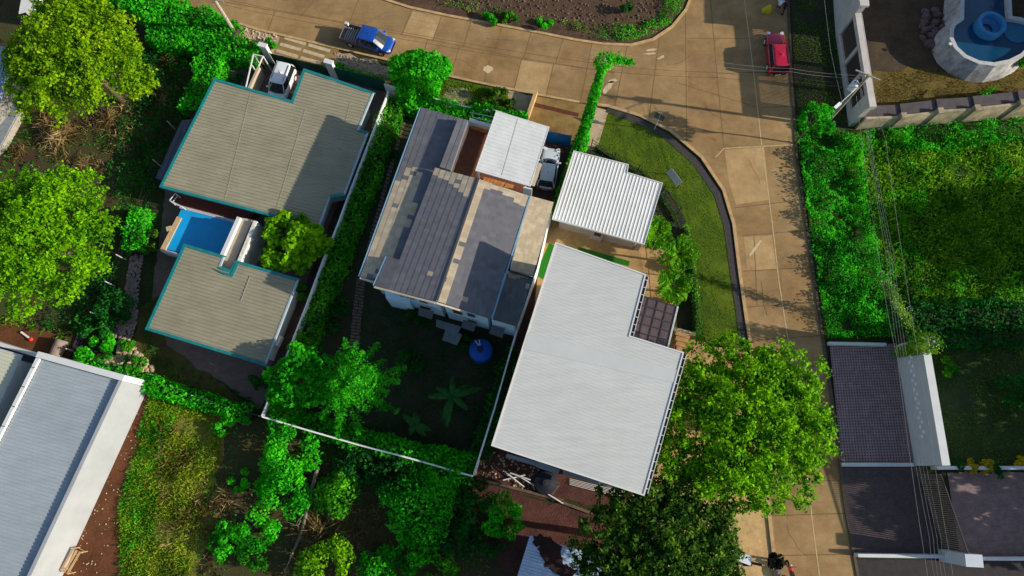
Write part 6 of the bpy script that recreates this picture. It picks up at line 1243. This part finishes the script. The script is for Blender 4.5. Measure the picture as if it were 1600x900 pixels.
cover('weeds', 'bright weeds along the rounded corner of the brown bank', [(935, 60), (985, 64), (1020, 54), (1048, 36), (1068, 10), (1076, -20), (1050, -20), (1030, 20), (990, 40), (940, 45)], 70, 0.7, 0.2, L_VINE, 31, 1.0, 0.3)

# vine-covered pole, guy line and post
vb, vt = P(905, 232), P(945, 90, 11.5); vt.z = 11.5; b = thing('vine_covered_pole', 'tall leaning pole smothered in green vines beside the blue gate', 'utility pole', vb); s = MB(); s.tube([vb, vb.lerp(vt, 0.5), vt], [0.17, 0.15, 0.12], 8); s.build('shaft', POLE, b)
r = np.random.default_rng(9); n = 3600; t = r.uniform(0, 1, n); a = r.uniform(0, 6.28, n); rad = (0.55 - 0.28 * t + 0.18 * (vnoise(t * 11, t * 0, 1, 3) - .5) + 0.5 * np.exp(-((t - 0.97) / 0.05) ** 2) + 0.25 * np.exp(-(t / 0.12) ** 2)) * r.uniform(0.5, 1.1, n)
ax = np.array(vb)[None] + t[:, None] * (np.array(vt) - np.array(vb))[None]; C = ax + np.stack([np.cos(a) * rad, np.sin(a) * rad, r.normal(size=n) * 0.1], 1); Nn = np.stack([np.cos(a), np.sin(a), 0.5 + r.random(n)], 1) + r.normal(size=(n, 3)) * 0.4
n2 = 500; t2 = r.uniform(0, 1, n2); C2_ = np.array(vt)[None] + np.stack([t2 * 2.3, t2 * 0.0 + 0.1, -0.2 - 0.6 * t2], 1) + r.normal(size=(n2, 3)) * (0.28 * (1 - 0.7 * t2))[:, None]; C = np.vstack([C, C2_]); Nn = np.vstack([Nn, r.normal(size=(n2, 3)) + np.array([0, 0, 1])])
leaf_obj('vines', C, 0.24 * r.uniform(0.6, 1.3, len(C)), Nn, L_VINE, b, 0.65)
g0, g1 = P(1440, 540, 0.3), P(1384, 440, 5.6); b = thing('guy_line', 'guy line covered in flowering vines slanting up to the wires', 'guy line', g0); s = MB(); s.tube([g0, g1], 0.03, 6); s.build('cable', GALV, b)
n = 1500; t = r.uniform(0, 1, n); C = np.array(g0)[None] + t[:, None] * (np.array(g1) - np.array(g0))[None] + r.normal(size=(n, 3)) * (0.16 + 0.1 * (1 - t))[:, None]; leaf_obj('vines', C, 0.2 * r.uniform(.6, 1.2, n), r.normal(size=(n, 3)) + np.array([0, 0, .8]), L_WEED, b, 0.6)
n = 150; t = r.uniform(0.3, 1.05, n); C = np.array(g0)[None] + t[:, None] * (np.array(g1) - np.array(g0))[None] + r.normal(size=(n, 3)) * 0.25; leaf_obj('flowers', C, 0.13, r.normal(size=(n, 3)) + np.array([0, 0, 1]), L_PALE, b, 0.9)
p0, p1 = P(1400, 552, 0), P(1398, 500, 3.5); p1.z = 5.5; b = thing('vine_covered_post', 'post wrapped in pale flowering vines under the bundled wires', 'post', p0); s = MB(); s.tube([p0, (p0.x, p0.y, 5.5)], [0.12, 0.09], 8); s.build('shaft', POLE, b); n = 1800; t = r.uniform(0, 1, n); a = r.uniform(0, 6.28, n); rr = (0.3 + 0.6 * t) * r.uniform(.4, 1.1, n)
leaf_obj('vines', np.stack([p0.x + np.cos(a) * rr, p0.y + np.sin(a) * rr, t * 5.5], 1), 0.22, np.stack([np.cos(a), np.sin(a), .7 + 0 * a], 1), L_WEED, b, 0.6)
n = 120; t = r.uniform(0.5, 1, n); a = r.uniform(0, 6.28, n); leaf_obj('flowers', np.stack([p0.x + np.cos(a) * .4, p0.y + np.sin(a) * .4, t * 5.5], 1), 0.12, np.stack([np.cos(a), np.sin(a), 1 + 0 * a], 1), L_PALE, b, 0.9)

# ground cover (uncountable)
cover('weeds', 'tall bright weeds beside the road', [(1244, 190), (1300, 200), (1345, 215), (1352, 300), (1372, 400), (1400, 470), (1412, 525), (1292, 528), (1272, 400), (1256, 300)], 150, 1.05, 0.22, L_VINE, 3, 1.5, 0.2)
cover('weeds', 'bright creeper along the stained concrete wall', [(1345, 205), (1440, 196), (1560, 188), (1620, 185), (1620, 215), (1480, 235), (1380, 240)], 80, 1.4, 0.26, L_VINE, 4, 1.6, 0.2)
cover('weeds', 'weedy field in sun and shade', [(1345, 225), (1620, 212), (1620, 500), (1420, 500), (1375, 400)], 55, 0.7, 0.2, L_WEED, 5, 2.2, 0.28)
cover('weeds', 'bright creepers spreading into the weed field', [(1340, 215), (1440, 225), (1600, 225), (1600, 270), (1470, 300), (1440, 400), (1430, 490), (1408, 520), (1375, 400)], 45, 0.8, 0.22, L_VINE, 35, 2.0, 0.46)
cover('weeds', 'pale weed tufts of the weed field', [(1260, 220), (1345, 220), (1620, 215), (1620, 490), (1420, 500), (1290, 520)], 14, 0.9, 0.2, L_LIME, 36, 1.1, 0.6)
blades('grass', 'long grass of the weed field', [(1300, 210), (1345, 215), (1620, 212), (1620, 500), (1420, 500), (1375, 400)], 75, 0.5, LEAF('leaf_longgrass', (0.042, 0.168, 0.0042), (0.140, 0.392, 0.0084), (0.308, 0.588, 0.0210), 0.45), 32, 0.2, 0.16)
cover('weeds', 'leafy plants across the lower field', [(1430, 440), (1480, 425), (1540, 410), (1620, 430), (1620, 490), (1425, 490)], 40, 1.5, 0.3, L_MID, 6, 2.0, 0.42)
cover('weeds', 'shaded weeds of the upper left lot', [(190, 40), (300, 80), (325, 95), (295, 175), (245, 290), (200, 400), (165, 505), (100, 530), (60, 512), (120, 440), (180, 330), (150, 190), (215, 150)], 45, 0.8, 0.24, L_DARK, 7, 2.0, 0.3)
cover('weeds', 'green undergrowth of the upper left lot', [(190, 60), (300, 85), (290, 175), (240, 290), (195, 400), (160, 500), (110, 520), (140, 430), (185, 330), (190, 240), (230, 160)], 40, 1.0, 0.24, LEAF('leaf_under', (0.010, 0.080, 0.008), (0.022, 0.190, 0.014), (0.05, 0.30, 0.02)), 18, 1.7, 0.36)
cover('weeds', 'bright weeds of the upper left lot', [(190, 90), (250, 75), (250, 150), (205, 190), (160, 190), (120, 210), (40, 190), (10, 230), (-20, 260), (40, 300), (150, 260)], 40, 0.7, 0.24, L_VINE, 8, 1.8, 0.45)
cover('weeds', 'weeds left of the red soil', [(-20, 480), (60, 500), (110, 520), (100, 535), (40, 515), (-20, 505)], 50, 0.6, 0.22, L_WEED, 9, 1.4, 0.35)
cover('weeds', 'weeds of the lower lot', [(240, 610), (330, 635), (340, 700), (330, 800), (300, 920), (190, 920), (185, 790), (215, 700)], 45, 0.35, 0.15, L_WEED, 10, 1.5, 0.38)
blades('grass', 'bright grass of the lower lot', [(240, 612), (330, 640), (345, 700), (320, 800), (290, 920), (190, 920), (188, 790), (220, 700)], 170, 0.34, LEAF('leaf_lotgrass', (0.12, 0.22, 0.008), (0.28, 0.42, 0.015), (0.48, 0.55, 0.05), 0.5), 33, 0.30, 0.16, 2.0)
blades('grass', 'fresh green grass along the red dirt', [(236, 612), (280, 625), (262, 700), (250, 780), (240, 850), (225, 920), (188, 920), (186, 790), (212, 700)], 130, 0.32, LEAF('leaf_fresh', (0.02, 0.13, 0.005), (0.06, 0.30, 0.008), (0.16, 0.46, 0.02), 0.45), 34, 0.3, 0.18, 1.5)
cover('weeds', 'green creepers of the lower lot', [(232, 610), (290, 625), (250, 700), (240, 760), (215, 830), (200, 900), (188, 790), (210, 700)], 55, 0.5, 0.22, L_VINE, 11, 1.5, 0.42)
cover('weeds', 'scrubby weeds of the lower lot', [(330, 640), (420, 660), (745, 748), (810, 780), (822, 920), (300, 920)], 20, 0.5, 0.18, L_MID, 12, 1.6, 0.55)
cover('weeds', 'weeds along the brown bank above the road', [(690, 8), (760, 24), (830, 36), (935, 54), (990, 56), (1040, 40), (1068, 0), (1060, -20), (1020, 30), (950, 38), (830, 22), (700, -6)], 45, 0.45, 0.2, L_WEED, 13, 1.2, 0.42)
cover('weeds', 'fallen leaves and seedlings on the garden floor', [(600, 480), (690, 500), (800, 540), (740, 720), (560, 670), (560, 560)], 14, 0.25, 0.18, L_DARK, 14, 1.2, 0.35)
cover('weeds', 'edging plants of the mauve yard', [(236, 530), (262, 560), (330, 590), (400, 625), (395, 640), (300, 605), (222, 560), (228, 420), (240, 400)], 40, 0.4, 0.2, L_DARK, 15, 1.0, 0.4)
cover('weeds', 'plants at the foot of the white garage', [(985, 262), (1030, 290), (1060, 340), (1050, 390), (1035, 300)], 30, 0.3, 0.18, L_DARK, 16, 1.0, 0.4)
cover('weeds', 'creeper on the stained concrete wall', [(1495, 172), (1530, 150), (1540, 150), (1512, 180)], 60, 0.3, 0.22, L_VINE, 17, 1.0, 0.2, z0=1.9)
blades('grass', 'mown grass of the curved verge lawn', [(950, 174), (1000, 192), (1041, 216), (1085, 256), (1118, 306), (1133, 356), (1144, 432), (1154, 502), (1160, 545), (1105, 538), (1092, 500), (1086, 430), (1072, 345), (1045, 300), (1000, 266), (960, 245), (930, 228)], 110, 0.11, L_GRASS, 21, 0.25, 0.25)
blades('grass', 'rough grass of the front verge', [(606, 120), (690, 123), (765, 138), (795, 144), (790, 175), (700, 163), (610, 140)], 110, 0.24, L_GRASS, 22, 0.35, 0.2)
blades('grass', 'dry lawn inside the frame fence', [(1372, 112), (1640, 108), (1640, 160), (1352, 180)], 90, 0.2, LEAF('leaf_straw', (0.06, 0.045, 0.01), (0.16, 0.12, 0.02), (0.30, 0.23, 0.05), 0.2), 23, 0.3, 0.2)
blades('grass', 'roadside grass beside the red car', [(1238, -20), (1242, 120), (1250, 195), (1330, 195), (1312, 60), (1304, -20)], 80, 0.2, L_GRASS, 24, 0.3, 0.2)
blades('grass', 'grass of the central garden', [(600, 480), (690, 500), (800, 540), (740, 720), (560, 670), (560, 560), (560, 420)], 40, 0.2, L_DARK, 25, 0.3, 0.2)
blades('grass', 'grass of the yard beside the boulders', [(205, 540), (250, 560), (300, 600), (250, 598)], 70, 0.2, L_WEED, 26, 0.35, 0.2)
blades('grass', 'lawn of the walled court', [(1450, 545), (1640, 545), (1640, 722), (1476, 722)], 60, 0.18, L_GRASS, 27, 0.3, 0.22)
blades('grass', 'dry grass of the lower lot', [(250, 660), (345, 680), (350, 780), (330, 900), (270, 900), (250, 800)], 70, 0.5, L_DRY, 28, 0.45, 0.12)
blades('grass', 'dry grass of the upper left lot', [(30, 200), (120, 195), (180, 170), (280, 90), (290, 170), (230, 300), (190, 270), (60, 250)], 40, 0.6, L_DRY, 29, 0.5, 0.10)
blades('grass', 'dry stalks beside the fallen trail of the lower lot', [(470, 720), (520, 690), (600, 780), (640, 860), (560, 870), (480, 860), (440, 900)], 60, 0.5, L_DRY, 30, 0.4, 0.10)
for i, (u, v, R, n, lb) in enumerate(((94, 212, 1.9, 420, 'large dry grass tussock under the upper left tree, widest of them'), (72, 190, 1.3, 260, 'dry grass tussock close under the upper left tree'), (168, 188, 1.3, 260, 'dry grass tussock between the upper left tree and the teal roof'), (253, 150, 1.2, 220, 'pale dry grass tussock left of the bright vine hedge'), (265, 95, 1.1, 200, 'dry grass tussock below the street hedge'), (30, 240, 1.1, 200, 'dry grass tussock beside the grey lean to roof'), (350, 780, 1.3, 260, 'greenish dry tussock right of the green weeds in the lower lot'), (128, 255, 1.0, 160, 'small dry tussock above the lime green tree'), (490, 830, 1.4, 260, 'dry tussock at the end of the fallen trail'), (530, 800, 1.3, 240, 'dry tussock beside the round mid green shrub'))):
    tussock(lb, u, v, R, n, 300 + i, 'dry grass tussocks')
# pale dead trail (fallen trunk) in the lower lot
s = MB(); s.tube([P(496, 730, 1.2), P(486, 770, 0.8), P(472, 830, 0.4), P(444, 895, 0.15)], [0.16, 0.15, 0.12, 0.06], 7)
for i in range(16):
    t = random.uniform(0.1, 0.9); a = P(496, 730, 1.0).lerp(P(446, 890, 0.2), t); s.tube([a, a + Vector((random.uniform(-1.0, 1.0), random.uniform(-.8, .4), random.uniform(-0.1, .4)))], [0.04, 0.01], 4)
o = s.build('fallen_branch', M('dead_wood', (0.20, 0.16, 0.12), 0.95, 0.3, 4)); recentre(o); tag(o, 'pale dead branch lying across the lower lot below the bottom wall', 'branch')
# green netting line and posts on the yard side
b = thing('netting_fence', 'thin green netting fence running below the cream boulders', 'fence', P(250, 605)); s = MB(); pts = [P(104, 545, 1.2), P(200, 585, 1.2), P(300, 618, 1.2), P(405, 650, 1.2)]
for a, c in zip(pts, pts[1:]): s.bar((a.x, a.y, 1.15), (c.x, c.y, 1.15), 0.05, 0.05); s.bar((a.x, a.y, 0.6), (c.x, c.y, 0.6), 0.02, 1.0)
s.build('netting', M('netting_green', (0.03, 0.10, 0.06), 0.8), b)
for a in pts: s = MB(); s.tube([(a.x, a.y, 0), (a.x, a.y, 1.3)], 0.05, 6); s.build('post', GALV, b)
# slope fence left of the teal house: slim posts with wires
fp = [(312, 82), (300, 110), (288, 138), (262, 190), (240, 250), (200, 350), (182, 398), (165, 440), (142, 488)]; pts = [P(u, v, 1.6) for u, v in fp]
b = thing('wire_fence', 'thin wire fence with pale posts down the slope left of the teal trimmed houses', 'fence', pts[4].xy.to_3d()); s = MB()
for a, c in zip(pts, pts[1:]):
    for z in (0.5, 1.0, 1.5): s.bar((a.x, a.y, z), (c.x, c.y, z), 0.015, 0.015)
s.build('wires', DARKM, b)
for a in pts: s = MB(); s.tube([(a.x, a.y, 0), (a.x, a.y, 1.7)], 0.045, 6); s.build('post', GALV, b)
# stepping stones: brick-like pads in the central garden
for nm, px, rows, cols in (('garden_steps', [(557, 434), (571, 438), (561, 545), (545, 543)], 22, 2), ('garden_path', [(628, 188), (634, 190), (578, 395), (571, 392)], 34, 1)):
    q = PX(px); s = MB()
    for i in range(rows):
        for j in range(cols):
            a0, a1 = (i + 0.12) / rows, (i + 0.86) / rows; b0, b1 = (j + .06) / cols, (j + .94) / cols; f = lambda x, y: q[0].lerp(q[3], y).lerp(q[1].lerp(q[2], y), x)
            jx = random.uniform(-.06, .06); s.prism([f(b0 + jx, a0), f(b1 + jx, a0), f(b1 + jx, a1), f(b0 + jx, a1)], 0.01, 0.07)
    struct(nm, s, STEP)

# ============================================================ NEIGHBOURS JUST BEYOND THE FRAME (they throw the long shadows)
q = ccw([p.to_2d() for p in PX([(1640, -90), (1760, -90), (1760, 104), (1632, 100)])]); c = sum(q, Vector((0, 0))) / 4
b = thing('neighbour_house', 'pale two storey house beyond the right frame edge beside the raised pool', 'house', (c.x, c.y, 0)); s = MB(); s.prism(q, 0, 10.4); s.build('wall', FENW, b); s = MB(); s.prism(offset(q, -0.5), 10.4, 10.7); s.build('roof', GREIGE, b)
for i, (x, y, R, H, lb) in enumerate(((58, 18.0, 4.6, 10.5, 'dense tree beyond the frame beside the upper weed field'), (52, 5.0, 5.5, 9.0, 'dense tree beyond the frame beside the court lawn'), (50, -3.5, 5.5, 9.0, 'dense tree beyond the frame beside the brick paved court'))):
    u_, v_ = 0, 0; zc = H * 0.55; b = thing('broadleaf_tree', lb, 'tree', (x, y, 0), 'trees beyond the frame'); C, Nn, cl = crown_points((x, y, zc), R - 0.6, H - zc - 0.5, 110, 60, 1.1, 400 + i)
    leaf_obj('crown', C, 0.68, Nn, L_MID, b, 0.7); s = MB(); s.tube([(x, y, 0), (x, y, zc)], [0.35, 0.22], 8); s.build('trunk', BARK, b)
